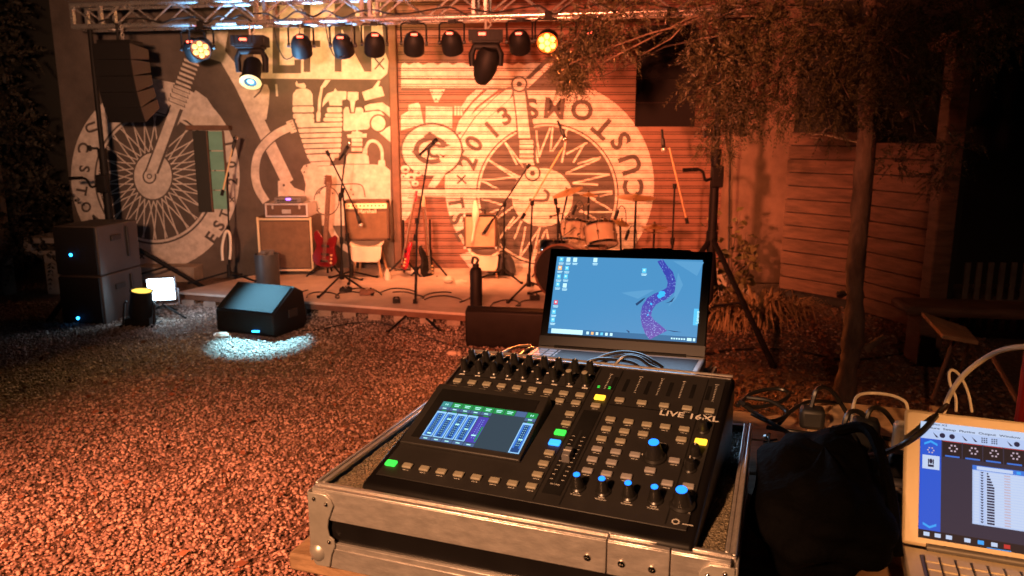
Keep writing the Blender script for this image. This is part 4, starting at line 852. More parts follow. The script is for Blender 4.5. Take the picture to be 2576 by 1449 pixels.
# ------------------------------------------------------------------ microphone stands
def micstand(lab, base, top, boom=None, mic=None, miclab=None, feet=None, bw=None, boomcol='black', polecol='black'):
    base = np.asarray(base, float); top = np.asarray(top, float); t = thing('microphone_stand', lab, 'stand', base, 'microphone stands')
    r = .3; MB().cyl(base + [0, 0, .06], base * .5 + top * .5, .0125).build('lower_pole', polecol, t); MB().cyl(base * .5 + top * .5, top, .009).build('upper_pole', polecol, t)
    MB().cyl(base * .5 + top * .5 - [0, 0, .04], base * .5 + top * .5 + [0, 0, .03], .021).cyl(base + [0, 0, .05], base + [0, 0, .18], .026, .018).build('collar', 'black', t)
    for k in range(3):
        if feet: q = np.array([feet[k][0], feet[k][1], base[2] + .008])
        else: a = .6 + k * 2.094; q = base + [r * math.cos(a), r * math.sin(a) * .9, .008]
        MB().tube([base + [0, 0, .1], q], .0105, 7).cyl(q - [0, 0, .006], q + [0, 0, .018], .016, seg=10).build('leg', 'black', t)
    if boom is not None:
        a, b = np.asarray(boom[0], float), np.asarray(boom[1], float); MB().cyl(a, b, .0085).build('boom', boomcol, t); each(MB().cyl(a, a + nrm(a - b) * .06, .018).cyl(top - [0, 0, .02], top + [0, 0, .03], .02), 'clutch', 'black', t)
    if mic is not None:
        p, d = np.asarray(mic[0], float), nrm(mic[1]); h = thing('microphone', miclab, 'microphone', p, 'microphones on stands')
        MB().lathe([(0, -.18), (.011, -.178), (.013, -.1), (.019, -.02), (.019, 0)], p, d, 14).build('handle', 'black', h); MB().sphere(p + d * .02, .026, 12).build('grille', 'chrome' if mic[2] else 'steel', h)
        MB().lathe([(.017, -.09), (.019, -.07), (.02, -.03)], p, d, 12).build('clip', 'black_rubber', h)
b1 = G(578, 706, SZ); Y1 = b1[1]
micstand('microphone stand with a steep lit boom in front of the wall door', b1, D(572, 440, Y1), (D(561, 478, Y1 - .1), D(587, 362, Y1 + .05)), (D(591, 352, Y1 + .05), (.2, .1, .8), 1), 'silver headed microphone before the painted wheel, high on a boom', feet=[(b1[0] - .36, b1[1] - .2), (b1[0] + .32, b1[1] - .1), (b1[0] + .02, b1[1] + .3)], boomcol='gold')  # boom coloured gold to look lit yellow
b2 = G(861, 714, SZ); Y2 = b2[1]
micstand('black microphone stand in front of the brown combo amplifier', b2, D(857, 492, Y2), (D(857, 492, Y2), D(869, 388, Y2 + .02)), (D(876, 367, Y2), (.5, -.1, .7), 1), 'vocal microphone in front of the painted engine block', feet=[tuple(G(801, 750, SZ)[:2]), tuple(G(937, 744, SZ)[:2]), tuple(G(910, 706, SZ)[:2])])
t = micstand('short boom arm stand aiming down at the brown combo', b2 + [.06, .2, 0], D(862, 480, Y2 + .2), (D(828, 392, Y2 + .1), D(893, 525, 8.1)), (D(906, 562, 8.05), (.25, .1, -.9), 0), 'black microphone hanging before the brown combo front')
b3 = G(1045, 800, 0); Y3 = b3[1]
micstand('tall black microphone stand standing on the gravel before the stage edge', b3, D(1049, 556, Y3), (D(1046, 590, Y3), D(1080, 372, Y3 + .05)), (D(1092, 357, Y3 + .05), (.7, 0, .6), 1), 'vocal microphone over the painted round emblem', feet=[tuple(G(975, 838)[:2]), tuple(G(1106, 836)[:2]), (b3[0] + .05, b3[1] + .2)])
b5 = G(1266, 700, SZ); Y5 = b5[1]
micstand('microphone stand with a long black boom before the small combo', b5, D(1269, 515, Y5), (D(1325, 424, Y5 - .1), D(1226, 575, 8.1)), (D(1219, 584, 8.05), (-.5, .2, -.8), 1), 'microphone at the tan front of the small combo', feet=[(b5[0] - .3, b5[1] - .12), (b5[0] + .2, b5[1] - .34), (b5[0] + .1, b5[1] + .25)])
b6 = G(1330, 733, SZ); Y6 = b6[1]
micstand('tall overhead boom stand left of the drum kit', b6, D(1339, 512, Y6), (D(1320, 537, Y6), D(1416, 372, Y6 + .25)), (D(1420, 345, Y6 + .25), (.35, 0, -.8), 1), 'overhead microphone at the tip of the drum boom', feet=[tuple(G(1277, 763, SZ)[:2]), (b6[0] + .3, b6[1] - .1), (b6[0] + .05, b6[1] + .3)], boomcol='legwood')
b7 = np.array([D(1692, 600, 7.4)[0], 7.4, SZ])
micstand('dark overhead boom stand right of the drum kit', b7, D(1697, 470, 7.4), (D(1726, 548, 7.3), D(1684, 372, 7.45)), (D(1669, 372, 7.45), (.1, 0, -.8), 0), 'pencil microphone hung under the right speaker column', boomcol='legwood')  # boom coloured wood brown to look partly lit
b8 = np.array([D(1402, 620, 7.2)[0], 7.2, SZ]); micstand('short black stand with a slanted bar left of the toms', b8, D(1404, 530, 7.2), (D(1399, 515, 7.2), D(1417, 630, 7.1)))
cable('white_cable_loop', [D(560, 655, 7.9), D(559, 620, 7.9), D(568, 583, 7.9), D(578, 590, 7.9), D(580, 625, 7.9), D(578, 652, 7.9)], .014, 'cold lit cable loop hanging on the stand by the wall door', 'white_cable')

# ------------------------------------------------------------------ drum kit
def tom(lab, c, r, h, tilt, Y):
    O = D(*c, Y); a = nrm((tilt[0], tilt[1], 1)); t = thing('tom_drum', lab, 'drum', O, 'tom drums')
    MB().lathe([(r, 0), (r, h)], O, a, 28).build('shell', 'drum', t); MB().disc(O + a * (h + .004), a, r - .004, 28).build('drum_head', 'drum_head', t); MB().disc(O - a * .004, -a, r - .004, 28).build('drum_head', 'drum_head', t)
    MB().lathe([(r + .001, h - .012), (r + .009, h - .012), (r + .009, h + .012), (r - .004, h + .012)], O, a, 28).build('hoop', 'chrome', t); MB().lathe([(r + .001, .012), (r + .009, .012), (r + .009, -.012), (r - .004, -.012)], O, a, 28).build('hoop', 'chrome', t)
    u = nrm(np.cross(a, (0, 0, 1))); b = np.cross(a, u); l = MB()
    for k in range(6):
        q = O + (u * math.cos(k * 1.047) + b * math.sin(k * 1.047)) * (r + .012); MB().tube([q + a * .01, q + a * (h - .01)], .004, 5).sphere(q + a * (h * .5), .014, 8, sq=(1, 1, 1.6)).build('lug', 'chrome', t)
tom('left wooden tom tilted toward the drummer', (1444, 610), .155, .2, (.12, .42), 7.9)
tom('right wooden tom with a chrome hoop, nearer the cymbal stand', (1514, 616), .165, .205, (-.12, .45), 7.75)
tom('third wooden tom between and behind the other toms', (1480, 610), .13, .17, (0, .35), 8.15)
tom('low wooden drum showing its rim above the laptop lid', (1475, 668), .2, .2, (0, .12), 7.5)
th_ = thing('tom_holder', 'shiny chrome tom holder arms between the two toms', 'drum hardware', (D(1478, 560, 7.95)[0], 7.95, SZ)); m = MB()
for q in ([(1478, 660, 7.95), (1478, 556, 7.95)], [(1478, 560, 7.95), (1450, 552, 7.9), (1440, 566, 7.9)], [(1478, 560, 7.95), (1506, 556, 7.85), (1514, 572, 7.8)]): m.tube([D(*p) for p in q], .013, 8)
for p in ((1478, 558, 7.93), (1452, 551, 7.88), (1504, 555, 7.83), (1424, 552, 7.85), (1538, 560, 7.75), (1432, 546, 7.85), (1522, 552, 7.75), (1516, 549, 7.75)): m.sphere(D(*p), .022, 8)
m.build('arm', 'chrome', th_)
kc = np.array([D(1412, 690, 7.1)[0], 7.1, SZ + .27]); t = thing('bass_drum', 'big bass drum with a black head behind the laptop', 'drum', kc - [0, 0, .27]); a = nrm((-.4, -.92, .0))
MB().lathe([(.255, .02), (.262, .0), (.262, -.38), (.255, -.4)], kc, a, 40).build('shell', 'drum', t); MB().disc(kc + a * .018, a, .252, 40).build('drum_head', 'black', t); MB().lathe([(.27, -.02), (.272, .03), (.254, .035)], kc, a, 40).build('hoop', 'rosewood', t)
def cymbal(lab, c, r, Y, tilt, base, stlab):
    O = D(*c, Y); a = nrm((tilt[0], tilt[1], 1)); tag(MB().lathe([(0, .035), (.02, .033), (.03, .022), (.05, .018), (r * .6, .01), (r, 0), (r * .6, .008), (.03, .02)], O, a, 36).build('cymbal', 'brass'), lab, 'cymbal', 'cymbals')
    t = thing('cymbal_stand', stlab, 'stand', (base[0], base[1], SZ), 'cymbal stands'); b = np.array([base[0], base[1], SZ]); MB().cyl(b + [0, 0, .1], O - [0, 0, .01], .011).build('pole', 'black', t); MB().cyl(O - [0, 0, .03], O + a * .06, .006).cyl(O + a * .036, O + a * .052, .013, seg=8).build('wing_nut', 'chrome', t)
    for k in range(3): MB().tube([b + [0, 0, .35], b + [.25 * math.cos(k * 2.1 + .4), .22 * math.sin(k * 2.1 + .4), .01]], .009, 6).build('leg', 'black', t)
sn = D(1392, 640, 7.3); t = thing('snare_drum', 'shallow chrome snare drum partly behind the laptop top edge', 'drum', sn); MB().lathe([(.16, 0), (.165, .01), (.165, .12), (.16, .13), (0, .128)], sn, (.05, .2, 1), 28).build('shell', 'chrome', t); MB().disc(sn + [0, .026, .132], (.05, .2, 1), .155, 28).build('drum_head', 'drum_head', t)
cymbal('dark china cymbal low between the toms and the ride', (1560, 560), .1, 7.9, (.3, -.3), (D(1566, 600, 8.0)[0], 8.0), 'thin chrome stand behind the right tom')
for j_, (pp_, lb_) in enumerate([([(1385, 545, 7.9), (1436, 530, 7.9), (1478, 512, 8.0)], 'chrome boom arm slanting over the left tom'), ([(1400, 605, 7.6), (1424, 590, 7.6), (1445, 575, 7.7)], 'short silver boom arm below the left tom'), ([(1455, 645, 7.4), (1457, 600, 7.4), (1455, 590, 7.4)], 'upright chrome rod in front of the left tom')]):
    tag(MB().tube([D(*p) for p in pp_], .008, 7).sphere(D(*pp_[0]), .02, 8).sphere(D(*pp_[-1]), .018, 8).build('boom_arm', 'chrome'), lb_, 'drum hardware', 'boom arms of the drum kit')
cymbal('large ride cymbal at the right of the toms', (1600, 497), .19, 7.5, (.02, -.1), D(1596, 600, 7.5), 'black cymbal stand under the large ride cymbal')
cymbal('small splash cymbal above the right tom', (1481, 492), .1, 8.0, (.03, -.06), (D(1478, 550, 8.1)[0], 8.1), 'thin stand under the small splash cymbal')
cymbal('tilted crash cymbal above the left tom', (1428, 484), .17, 8.1, (-.35, -.12), (D(1388, 560, 8.0)[0], 8.1), 'leaning stand under the tilted crash cymbal')
cymbal('upper hi-hat cymbal right of the ride cymbal stand', (1646, 572), .13, 7.45, (0, -.05), D(1644, 620, 7.45), 'hi-hat stand at the right end of the kit')
O = D(1646, 581, 7.45); tag(MB().lathe([(0, -.03), (.03, -.02), (.05, -.016), (.13, 0), (.05, -.012), (0, -.026)], O, (0, .05, 1), 32).build('cymbal', 'brass'), 'lower hi-hat cymbal turned upside down', 'cymbal', 'cymbals')
for u, v, lab in ((1445, 527, 'clip microphone on the left tom rim'), (1551, 540, 'clip microphone bent over the right tom rim'), (1578, 590, 'thin dark microphone standing between ride and hi-hat stands')):
    p = D(u, v, 7.7); h = thing('clip_microphone', lab, 'microphone', p, 'drum clip microphones'); MB().lathe([(0, -.06), (.016, -.058), (.018, .03), (.012, .05), (0, .052)], p, (.3, .1, .9), 12).build('body', 'black', h)
    MB().tube(smoothpath([p + [.01, 0, .05], p + [.05, 0, .09], p + [.09, 0, .04], p + [.1, .0, -.1]], 5), .005, 5).build('gooseneck', 'black_rubber', h)

# ------------------------------------------------------------------ odds and ends on the stage
b = G(676, 728, SZ); t = thing('bin', 'grey cylindrical bin with crumpled paper at the stage edge', 'bin', b); hh = .37
MB().lathe([(0, 0), (.108, 0), (.115, .02), (.12, hh), (.112, hh), (.108, .04), (0, .04)], b, (0, 0, 1), 26).build('body', 'greybin', t); cr = MB()
for k in range(6): cr.sphere(b + [random.uniform(-.06, .06), random.uniform(-.05, .05), hh + random.uniform(-.01, .02)], .035, 6, sq=(1.3, 1, .7))
cr.build('paper', 'lap_grey', t, smooth=5)
b = G(1198, 772, SZ); t = thing('canister', 'tall black canister with a carrying grip on the stage edge', 'canister', b)
MB().lathe([(0, 0), (.052, 0), (.056, .02), (.056, .33), (.045, .36), (.03, .37), (.03, .4), (0, .4)], b, (0, 0, 1), 24).build('body', 'black', t); MB().tube(smoothpath([b + [0, 0, .39], b + [.02, -.01, .44], b + [-.02, 0, .46], b + [-.035, 0, .4]], 5), .013, 8).build('grip', 'black_rubber', t)
g_ = D(1262, 700, 8.2); t = thing('gig_bag', 'dark blue gig bag slumped under the small combo', 'bag', (g_[0], 8.3, SZ)); bb = MB()
bb.prism([(-.16, 0), (-.17, .12), (-.1, .24), (.05, .26), (.13, .2), (.17, .0)], -.12, .0, up_fr((g_[0], 8.35, SZ))); bb.build('body', 'greybin', t, bevel=.05); MB().tube(smoothpath([(g_[0] - .05, 8.34, SZ + .25), (g_[0], 8.3, SZ + .29), (g_[0] + .06, 8.34, SZ + .25)], 4), .01, 6).build('handle', 'black_rubber', t)
def pedal(lab, u, v, w, d, h, m):
    p = G(u, v, SZ); t = thing('effect_pedal', lab, 'pedal', p, 'pedals on the stage floor'); f = Fr(p, (1, .15, 0), (-.15, 1, 0)); MB().box(0, w, 0, d, .001, h, f).build('body', m, t, bevel=.006); k = MB(); [k.cyl(f.p(w * (.25 + .25 * i), d * .7, h), f.p(w * (.25 + .25 * i), d * .7, h + .012), .009, seg=8) for i in range(3)]; each(k, 'knob', 'black', t); MB().cyl(f.p(w / 2, d * .3, h), f.p(w / 2, d * .3, h + .012), .012, seg=10).build('foot_switch', 'chrome', t)
pedal('rust red pedal box right of the middle microphone stand', 905, 744, .14, .12, .05, 'rosewood'); pedal('flat black pedal left of the rust red pedal', 854, 735, .12, .09, .035, 'black'); pedal('small black pedal near the front of the stage floor', 988, 764, .07, .1, .04, 'black'); pedal('black pedal at the foot of the drum boom stand', 1335, 757, .09, .07, .05, 'black')
for k, (u, v, lab) in enumerate([(1128, 712, 'white plug cube by the shutter foot'), (1146, 713, 'white bottle lying by the shutter foot'), (975, 704, 'white bottle standing by the brown post'), (1034, 690, 'cream bag crumpled behind the red guitar')]):
    p = G(u, v, SZ); m = MB(); (m.lathe([(0, 0), (.035, 0), (.035, .07), (.015, .1), (.015, .12), (0, .12)], p, (0, 0, 1) if k == 2 else (1, .2, .15), 12) if k in (1, 2) else m.sphere(p + [0, 0, .04], .05, 8, sq=(1.2, 1, .8))); tag(m.build('bottle' if k in (1, 2) else 'bag' if k == 3 else 'plug', 'chair'), lab, 'bottle' if k in (1, 2) else 'bag' if k == 3 else 'plug')
rc = random.Random(4)
for k, (u, v, ru, lab) in enumerate([(720, 728, 90, 'thin dark cable curling beside the grey bin'), (840, 742, 70, 'dark cable loops round the middle microphone stand foot'), (960, 733, 90, 'dark cable snaking past the red pedal'), (1060, 742, 80, 'dark cable coil by the tall microphone stand'), (1150, 752, 80, 'dark cable running right along the stage floor'), (1290, 762, 60, 'dark cable loops left of the bass drum')]):
    pts = []; a = rc.uniform(0, 6)
    for i in range(13): a += rc.uniform(.3, 1.1); pts.append(G(u + ru * (i / 12 - .5) * 1.6 + 18 * math.cos(a), v + 8 * math.sin(a), SZ + .007))
    cable('floor_cable', pts, .0065, lab, group='cables on the stage floor')
cable('ground_cable', [G(640, 800, .01), G(760, 832, .01), G(900, 812, .01), G(1000, 822, .01), G(1140, 870, .01), G(1250, 880, .01)], .008, 'long black cable across the gravel before the stage', group='cables on the ground')
cable('ground_cable', [G(1760, 895, .01), G(1850, 880, .01), G(1990, 880, .01), G(2140, 905, .01), G(2330, 880, .01)], .011, 'black cable across the dirt past the tree trunk', group='cables on the ground')
cable('pillar_cable', [D(1838, 260, 8.45), D(1836, 420, 8.5), D(1834, 560, 8.5), D(1832, 690, 8.4)], .012, 'black cable hanging down the left edge of the plastered pillar')
# ------------------------------------------------------------------ the mixing desk corner, close to the camera
c_ = lambda x, y: (1803.2 + .4223 * x, 837.2 + .4223 * y); lp = lambda x, y: (1255.8 + .25 * x, 611.8 + .25 * y); wz = lambda x, y: (2254 + .3111 * x, 998.2 + .3111 * y)
m2 = lambda x, y: (1127 + .1777 * x, 837.2 + .1777 * y); m3 = lambda x, y: (1416.8 + .26667 * x, 901.6 + .26667 * y); m4 = lambda x, y: (966 + .2 * x, 998.2 + .2 * y); mB = lambda x, y: (1288 + .4222 * x, 837.2 + .4222 * y)
TZ = 1.088
K = G(722, 1393, TZ); tdx = nrm(G(1010, 1449, TZ) - K); tdy = nrm(np.cross((0, 0, 1), tdx))
tfm = Fr(K, tdx, tdy)
table = thing('wooden_table', 'rough wooden table under the flight case', 'table', K - [0, 0, TZ])
tp = MB()
TD_ = max(.3, tfm.hit(2150, 1062)[1]); pw_ = TD_ / 5
for k in range(5): tp.box(0, 1.9, .002 + k * pw_, pw_ - .002 + k * pw_, -.026, -.0005 * (k % 3), tfm)
tp.build('top', 'tablewood', table, bevel=.004)
MB().box(.04, 1.86, .03, .055, -.1, -.027, tfm).box(.04, 1.86, TD_ - .06, TD_ - .035, -.1, -.027, tfm).build('apron', 'tablewood', table, bevel=.003)
for x in (.08, 1.8):
    for y in (.06, TD_ - .13): MB().box(x - .035, x + .035, y, y + .06, -TZ, -.101, tfm).build('leg', 'tablewood', table, bevel=.004)

# flight case tray ------------------------------------------------------
RZ = 1.2; A = G(787.6, 1225.6, RZ); B = G(1841, 1413, RZ); cX = nrm(B - A); CW = np.linalg.norm(B - A); cf = Fr(A, cX, np.cross((0, 0, 1), cX)); CD = .425
CZ = -(RZ - TZ) + .003                 # bottom of the case in its own frame
case = thing('flight_case', 'aluminium edged flight case tray holding the mixing console', 'flight case', A * [1, 1, 0] + [0, 0, TZ])
t_ = .012
MB().box(.006, CW - .006, .001, .009, CZ + .036, -.04, cf).box(.006, CW - .006, CD - .009, CD - .001, CZ + .036, -.04, cf).box(.001, .0055, .01, CD - .01, CZ + .036, -.04, cf).box(CW - .0055, CW - .001, .01, CD - .01, CZ + .036, -.04, cf).box(.01, CW - .01, .01, CD - .01, CZ, CZ + .03, cf).build('panel', 'panel_edge', case)
seam = [.0, CW * .742, CW * .877, CW]
rl = MB()
for a, b in zip(seam[:-1], seam[1:]): rl.box(a + .0008, b - .0008, -.004, .008, -.041, 0, cf); rl.box(a + .0008, b - .0008, .008, .014, -.003, .0025, cf); rl.box(a + .0008, b - .0008, -.004, .003, .0005, .0022, cf)
rl.box(-.004, .004, .009, CD, -.041, 0, cf); rl.box(-.0035, .0, .01, CD, .0005, .003, cf); rl.box(.004, .0085, .015, CD, -.003, .002, cf)
rl.box(CW - .004, CW + .004, .009, CD, -.041, 0, cf); rl.box(CW, CW + .0035, .01, CD, .0005, .003, cf); rl.box(CW - .0085, CW - .004, .015, CD, -.003, .002, cf)
rl.box(0, CW, CD - .005, CD + .004, -.041, -.001, cf)
rl.build('rim', 'alu', case, bevel=.0012)
lo = MB(); lo.box(.0, CW, -.004, .006, CZ, CZ + .036, cf); lo.box(.002, CW, -.0052, -.0041, CZ + .026, CZ + .0285, cf); lo.box(-.004, .0035, .007, CD, CZ, CZ + .036, cf); lo.box(CW - .0035, CW + .004, .007, CD, CZ, CZ + .036, cf); lo.box(0, CW, CD - .003, CD + .004, CZ, CZ + .036, cf); lo.build('lower_rail', 'alu', case, bevel=.0012)
def corner(x, sg, nm='corner_fitting'):
    ff = Fr(cf.p(x, -.0045, 0), cf.X * sg, (0, 0, 1)); h0 = CZ + .003; m = MB()
    zz = lambda q: [(a, b) for a, b in q]
    pl = [(-.004, -.004), (.022, -.004), (.03, -.01), (.034, -.018), (.03, -.028), (.026, -.038), (.024, -.05), (.026, -.062), (.033, -.066), (.034, -.075), (.028, -.088), (.024, CZ + .002), (.004, CZ + .001), (-.004, CZ + .012)]
    m.prism(pl, 0, .0028, ff) if sg > 0 else m.prism(pl, -.0028, 0, ff)
    s = 1 if sg > 0 else -1
    sd = Fr(cf.p(x - .0045 * sg, -.004, 0), -cf.Y, (0, 0, 1)); m.box(-.034, 0, CZ + .004, -.004, 0 if sg > 0 else -.0025, .0025 if sg > 0 else 0, Fr(cf.p(x - .0045 * sg, -.004, 0), cf.Y * -1, (0, 0, 1)))
    m.build(nm, 'steel', case, bevel=.0008)
    MB().sphere(cf.p(x + .006 * sg, .004, CZ + .019), .0165, 16).build('ball_corner', 'steel', case)
    r = MB()
    for px, pz in ((.024, -.017), (.026, -.07), (.006, -.012)): r.sphere(ff.p(px, pz, .0028 * s), .0032, 10)
    each(r, 'rivet', 'chrome', case)
corner(0, 1); corner(CW, -1)
rv = MB()
for x, z in ((CW * .70, -.024), (CW * .775, -.024), (CW * .84, -.024), (CW * .55, CZ + .016), (CW * .35, CZ + .016), (CW * .83, CZ + .016)): rv.lathe([(.0042, 0), (.004, .0016), (.0022, .0022), (.0015, .0008), (0, .0008)], cf.p(x, -.0045, z), -cf.Y, 14)
each(rv, 'rivet', 'chrome', case)
fo = MB(); nx, ny = 150, 110; V = []; Fq = []
for j in range(ny + 1):
    for i in range(nx + 1): V.append(cf.p(.01 + (CW - .02) * i / nx, .0145 + (CD - .03) * j / ny, -.009 + .0028 * random.random() + .0015 * math.sin(i * .2) * math.sin(j * .23)))
fo.add(V, [[j * (nx + 1) + i, j * (nx + 1) + i + 1, (j + 1) * (nx + 1) + i + 1, (j + 1) * (nx + 1) + i] for j in range(ny) for i in range(nx)]); fo.build('foam', 'foam', case, smooth=180)

# mixing console ------------------------------------------------------------
MW = .44; MO = CAM + MW * np.array([-.4617, 2.1327, -1.023]); mf = Fr(MO, (.9184, -.3952, .0178), (.3749, .884, .2792)); MH = MW * .7893
mix = thing('mixing_console', 'black digital mixing console with lit buttons and blue topped knobs', 'mixing console', MO - [0, 0, .012])
top = [mf.p(0, 0, -.002), mf.p(MW, 0, -.002), mf.p(MW, MH, 0), mf.p(0, MH, 0)]
bot = [np.array([q[0], q[1], RZ - .012 - .002]) for q in top]
MB().hexa(bot, top).build('body', 'panel_edge', mix, bevel=.011)
hit = lambda cv, x, y, z=0.0: mf.hit(*cv(x, y), z)
L0 = mf.hit(914, 1188)[1]
MB().box(.013, MW - .012, L0, MH - .012, .0, .0012, mf).build('panel', 'panel', mix, bevel=.0008)
st = MB(); a = hit(m3, 430, 445); b = hit(m3, 1480, 575); st.box(a[0], b[0], b[1] + .002, a[1], .0014, .0018, mf)
fa, fb2 = hit(mB, 372, 505), hit(mB, 215, 960); st.box(hit(m3, 200, 490)[0], hit(m3, 350, 520)[0], hit(mB, 250, 970)[1], hit(m3, 270, 505)[1], .0014, .0022, mf)
sx = hit(m3, 200, 490)[0] - .006
for x in (sx, hit(m3, 365, 520)[0] + .002, hit(m3, 1290, 480)[0]): st.box(x - .0009, x + .0009, L0 + .004, MH - .016, .0013, .0016, mf)
st.box(.02, sx, hit(m2, 900, 905)[1], hit(m2, 900, 905)[1] + .0014, .0013, .0016, mf); st.box(.02, sx, hit(m2, 900, 690)[1], hit(m2, 900, 690)[1] + .0012, .0013, .0016, mf)
sl = []
for x0_, y0_, x1_, y1_ in ((520, 185, 440, 300), (620, 205, 565, 320), (830, 225, 765, 345), (1030, 235, 985, 365), (1240, 255, 1205, 385), (1390, 270, 1350, 400)):
    p, q = hit(m3, x0_, y0_), hit(m3, x1_, y1_); xm = (p[0] + q[0]) / 2; st.box(xm - .003, xm + .003, q[1], p[1], .0013, .0015, mf)
st.build('inlay', 'black', mix)
# screen housing, tilted
hq = [mf.hit(1014, 1116), mf.hit(1318, 1172), mf.hit(1380, 1028), mf.hit(1103, 988)]
hx0, hx1 = (hq[0][0] + hq[3][0]) / 2, (hq[1][0] + hq[2][0]) / 2; hy0, hy1 = (hq[0][1] + hq[1][1]) / 2, (hq[2][1] + hq[3][1]) / 2
hz0, hz1 = .006, .02
hb = [mf.p(hx0, hy0, .001), mf.p(hx1, hy0, .001), mf.p(hx1, hy1, .001), mf.p(hx0, hy1, .001)]; ht_ = [mf.p(hx0 + .002, hy0, hz0), mf.p(hx1 - .002, hy0, hz0), mf.p(hx1 - .002, hy1, hz1), mf.p(hx0 + .002, hy1, hz1)]
MB().hexa(hb, ht_).build('screen_housing', 'panel', mix, bevel=.0015)
sf_ = Fr(ht_[0], ht_[1] - ht_[0], ht_[3] - ht_[0]); SWd = hx1 - hx0 - .004; SHt = np.linalg.norm(ht_[3] - ht_[0])
MB().box(.012, SWd - .012, .012, SHt - .012, .0004, .001, sf_).build('screen_bezel', 'black', mix)
shit = lambda x, y, z=.0012: sf_.hit(*m4(x, y), z)
add_em('m_dark', (.035, .055, .075), 1.0); add_em('m_green', (.02, .26, .06), 1.0); add_em('m_slate', (.07, .12, .26), 1.0); add_em('m_lite', (.3, .6, .95), 1.0); add_em('m_blue', (.05, .18, .62), 1.0); add_em('m_navy', (.02, .06, .2), 1.0); add_em('m_violet', (.07, .05, .38), 1.0); add_em('m_text', (.45, .95, .9), 1.0); add_em('m_teal', (.05, .25, .25), 1.0)
sc_ = MB(); p0, p1, p2, p3 = shit(740, 60), shit(1945, 210), shit(1710, 718), shit(445, 535)
X0, X1, Y0, Y1 = (p0[0] + p3[0]) / 2, (p1[0] + p2[0]) / 2, (p2[1] + p3[1]) / 2, (p0[1] + p1[1]) / 2
def sr(a, b, c, d, z, mi): sc_.rect(sf_, X0 + (X1 - X0) * a, X0 + (X1 - X0) * b, Y1 - (Y1 - Y0) * c, Y1 - (Y1 - Y0) * d, .0012 + z * .00008, mi)
sr(0, 1, 0, 1, 0, 0)
for k in range(9):
    a = k / 9; sr(a + .003, a + .107, .0, .135, 1, 8 if k in (0,) else 2 if k == 7 else 1)
    if k in (1, 2, 3, 4, 5, 6): sr(a + .025, a + .085, .04, .06, 2, 7); sr(a + .03, a + .08, .08, .1, 2, 7)
    elif k != 7: sr(a + .04, a + .05, .05, .09, 2, 7); sr(a + .06, a + .07, .05, .09, 2, 7)
for k in (0, 1, 2, 3, 4, 8):
    a = k / 9; sr(a + .003, a + .107, .14, .215, 1, 2); sr(a + .035, a + .075, .165, .19, 2, 7); sr(a + .04, a + .09, .225, .25, 1, 1)
    if k != 4:
        sr(a + .004, a + .106, .265, .905 if k != 8 else .995, 1, 3); sr(a + .014, a + .096, .31, .885 if k != 8 else .975, 2, 5); sr(a + .016, a + .034, .31, .88, 3, 4); sr(a + .078, a + .094, .31, .88, 3, 4)
        for j in range(10): sr(a + .043, a + .05, .34 + .052 * j, .352 + .052 * j, 4, 7); sr(a + .062, a + .069, .34 + .052 * j, .352 + .052 * j, 4, 7)
        z = (.82, .42, .52, .6, 0, 0, 0, 0, .66)[k]; sr(a + .04, a + .08, z, z + .03, 5, 7)
    else:
        sr(a + .004, a + .106, .265, .905, 1, 6); [sr(a + .04 + .025 * i, a + .048 + .025 * i, .34 + .05 * j, .352 + .05 * j, 3, 3) for i in (0, 1) for j in range(10)]; sr(a + .085, a + .1, .5, .88, 3, 1); sr(a + .03, a + .075, .72, .75, 4, 7)
    if k != 8: sr(a + .003, a + .107, .925, .998, 1, 2); sr(a + .035, a + .075, .95, .972, 2, 7)
sc_.build('touch_screen', ['m_dark', 'm_green', 'm_slate', 'm_lite', 'm_blue', 'm_navy', 'm_violet', 'm_text', 'm_teal'], mix)
hl = MB()
for k in range(7):
    x = hx0 + .014 + (hx1 - hx0 - .03) * k / 6; hl.box(x - .004, x + .004, hy1 + .003, hy1 + .006, .0014, .0028, mf)
each(hl, 'label_clip', 'steel', mix)
# buttons
bproto = {}
def button(cv, x, y, m='button', w=.0142, h=.0094):
    a = hit(cv, x, y, .004)
    key = (m, w)
    if key not in bproto:
        me = MB().box(-w / 2, w / 2, -h / 2, h / 2, .0, .0038, Fr((0, 0, 0), mf.X, mf.Y)); o = me.build('button', m, mix, bevel=.0014, loc=WLOC[mix]); 
        o.data.transform(Matrix.Translation(tuple(WLOC[mix]))); bproto[key] = o
    else: o = bproto[key].copy(); COL.objects.link(o); o.parent = mix
    o.location = tuple(mf.p(a[0], a[1], .001) - WLOC[mix])
    (lab.rect(mf, a[0] - .003, a[0] + .0055, a[1] + .006, a[1] + .0072, .0015), lab.rect(mf, a[0] - .004, a[0] + .001, a[1] - .0075, a[1] - .0066, .0015), lab.rect(mf, a[0] + .002, a[0] + .0045, a[1] - .0075, a[1] - .0066, .0015)) if m in ('button', 'button_grey') else None
    return o
lab = MB()
for x, y in [(135, 667), (342, 690), (550, 715), (760, 740), (975, 765), (1195, 790), (1418, 818), (1640, 845), (1872, 870), (60, 765), (262, 790), (475, 815), (690, 843), (900, 870), (1125, 893), (1352, 920), (1580, 950), (1812, 980)]: button(m2, x, y)
for x, y in [(308, 437), (533, 385), (742, 410), (953, 437), (1170, 463), (1380, 488), (447, 567), (617, 590), (790, 617), (963, 637), (1143, 660), (408, 657), (578, 680), (755, 705), (1115, 757), (363, 750), (540, 773), (65, 515), (30, 605)]: button(m3, x, y)
for x, y in [(320, 847), (497, 873), (678, 902), (275, 945), (457, 973), (1050, 957), (228, 1052), (410, 1080), (597, 1108), (820, 1048), (920, 815), (982, 1170), (1180, 1200)]: button(m3, x, y, 'button_grey')
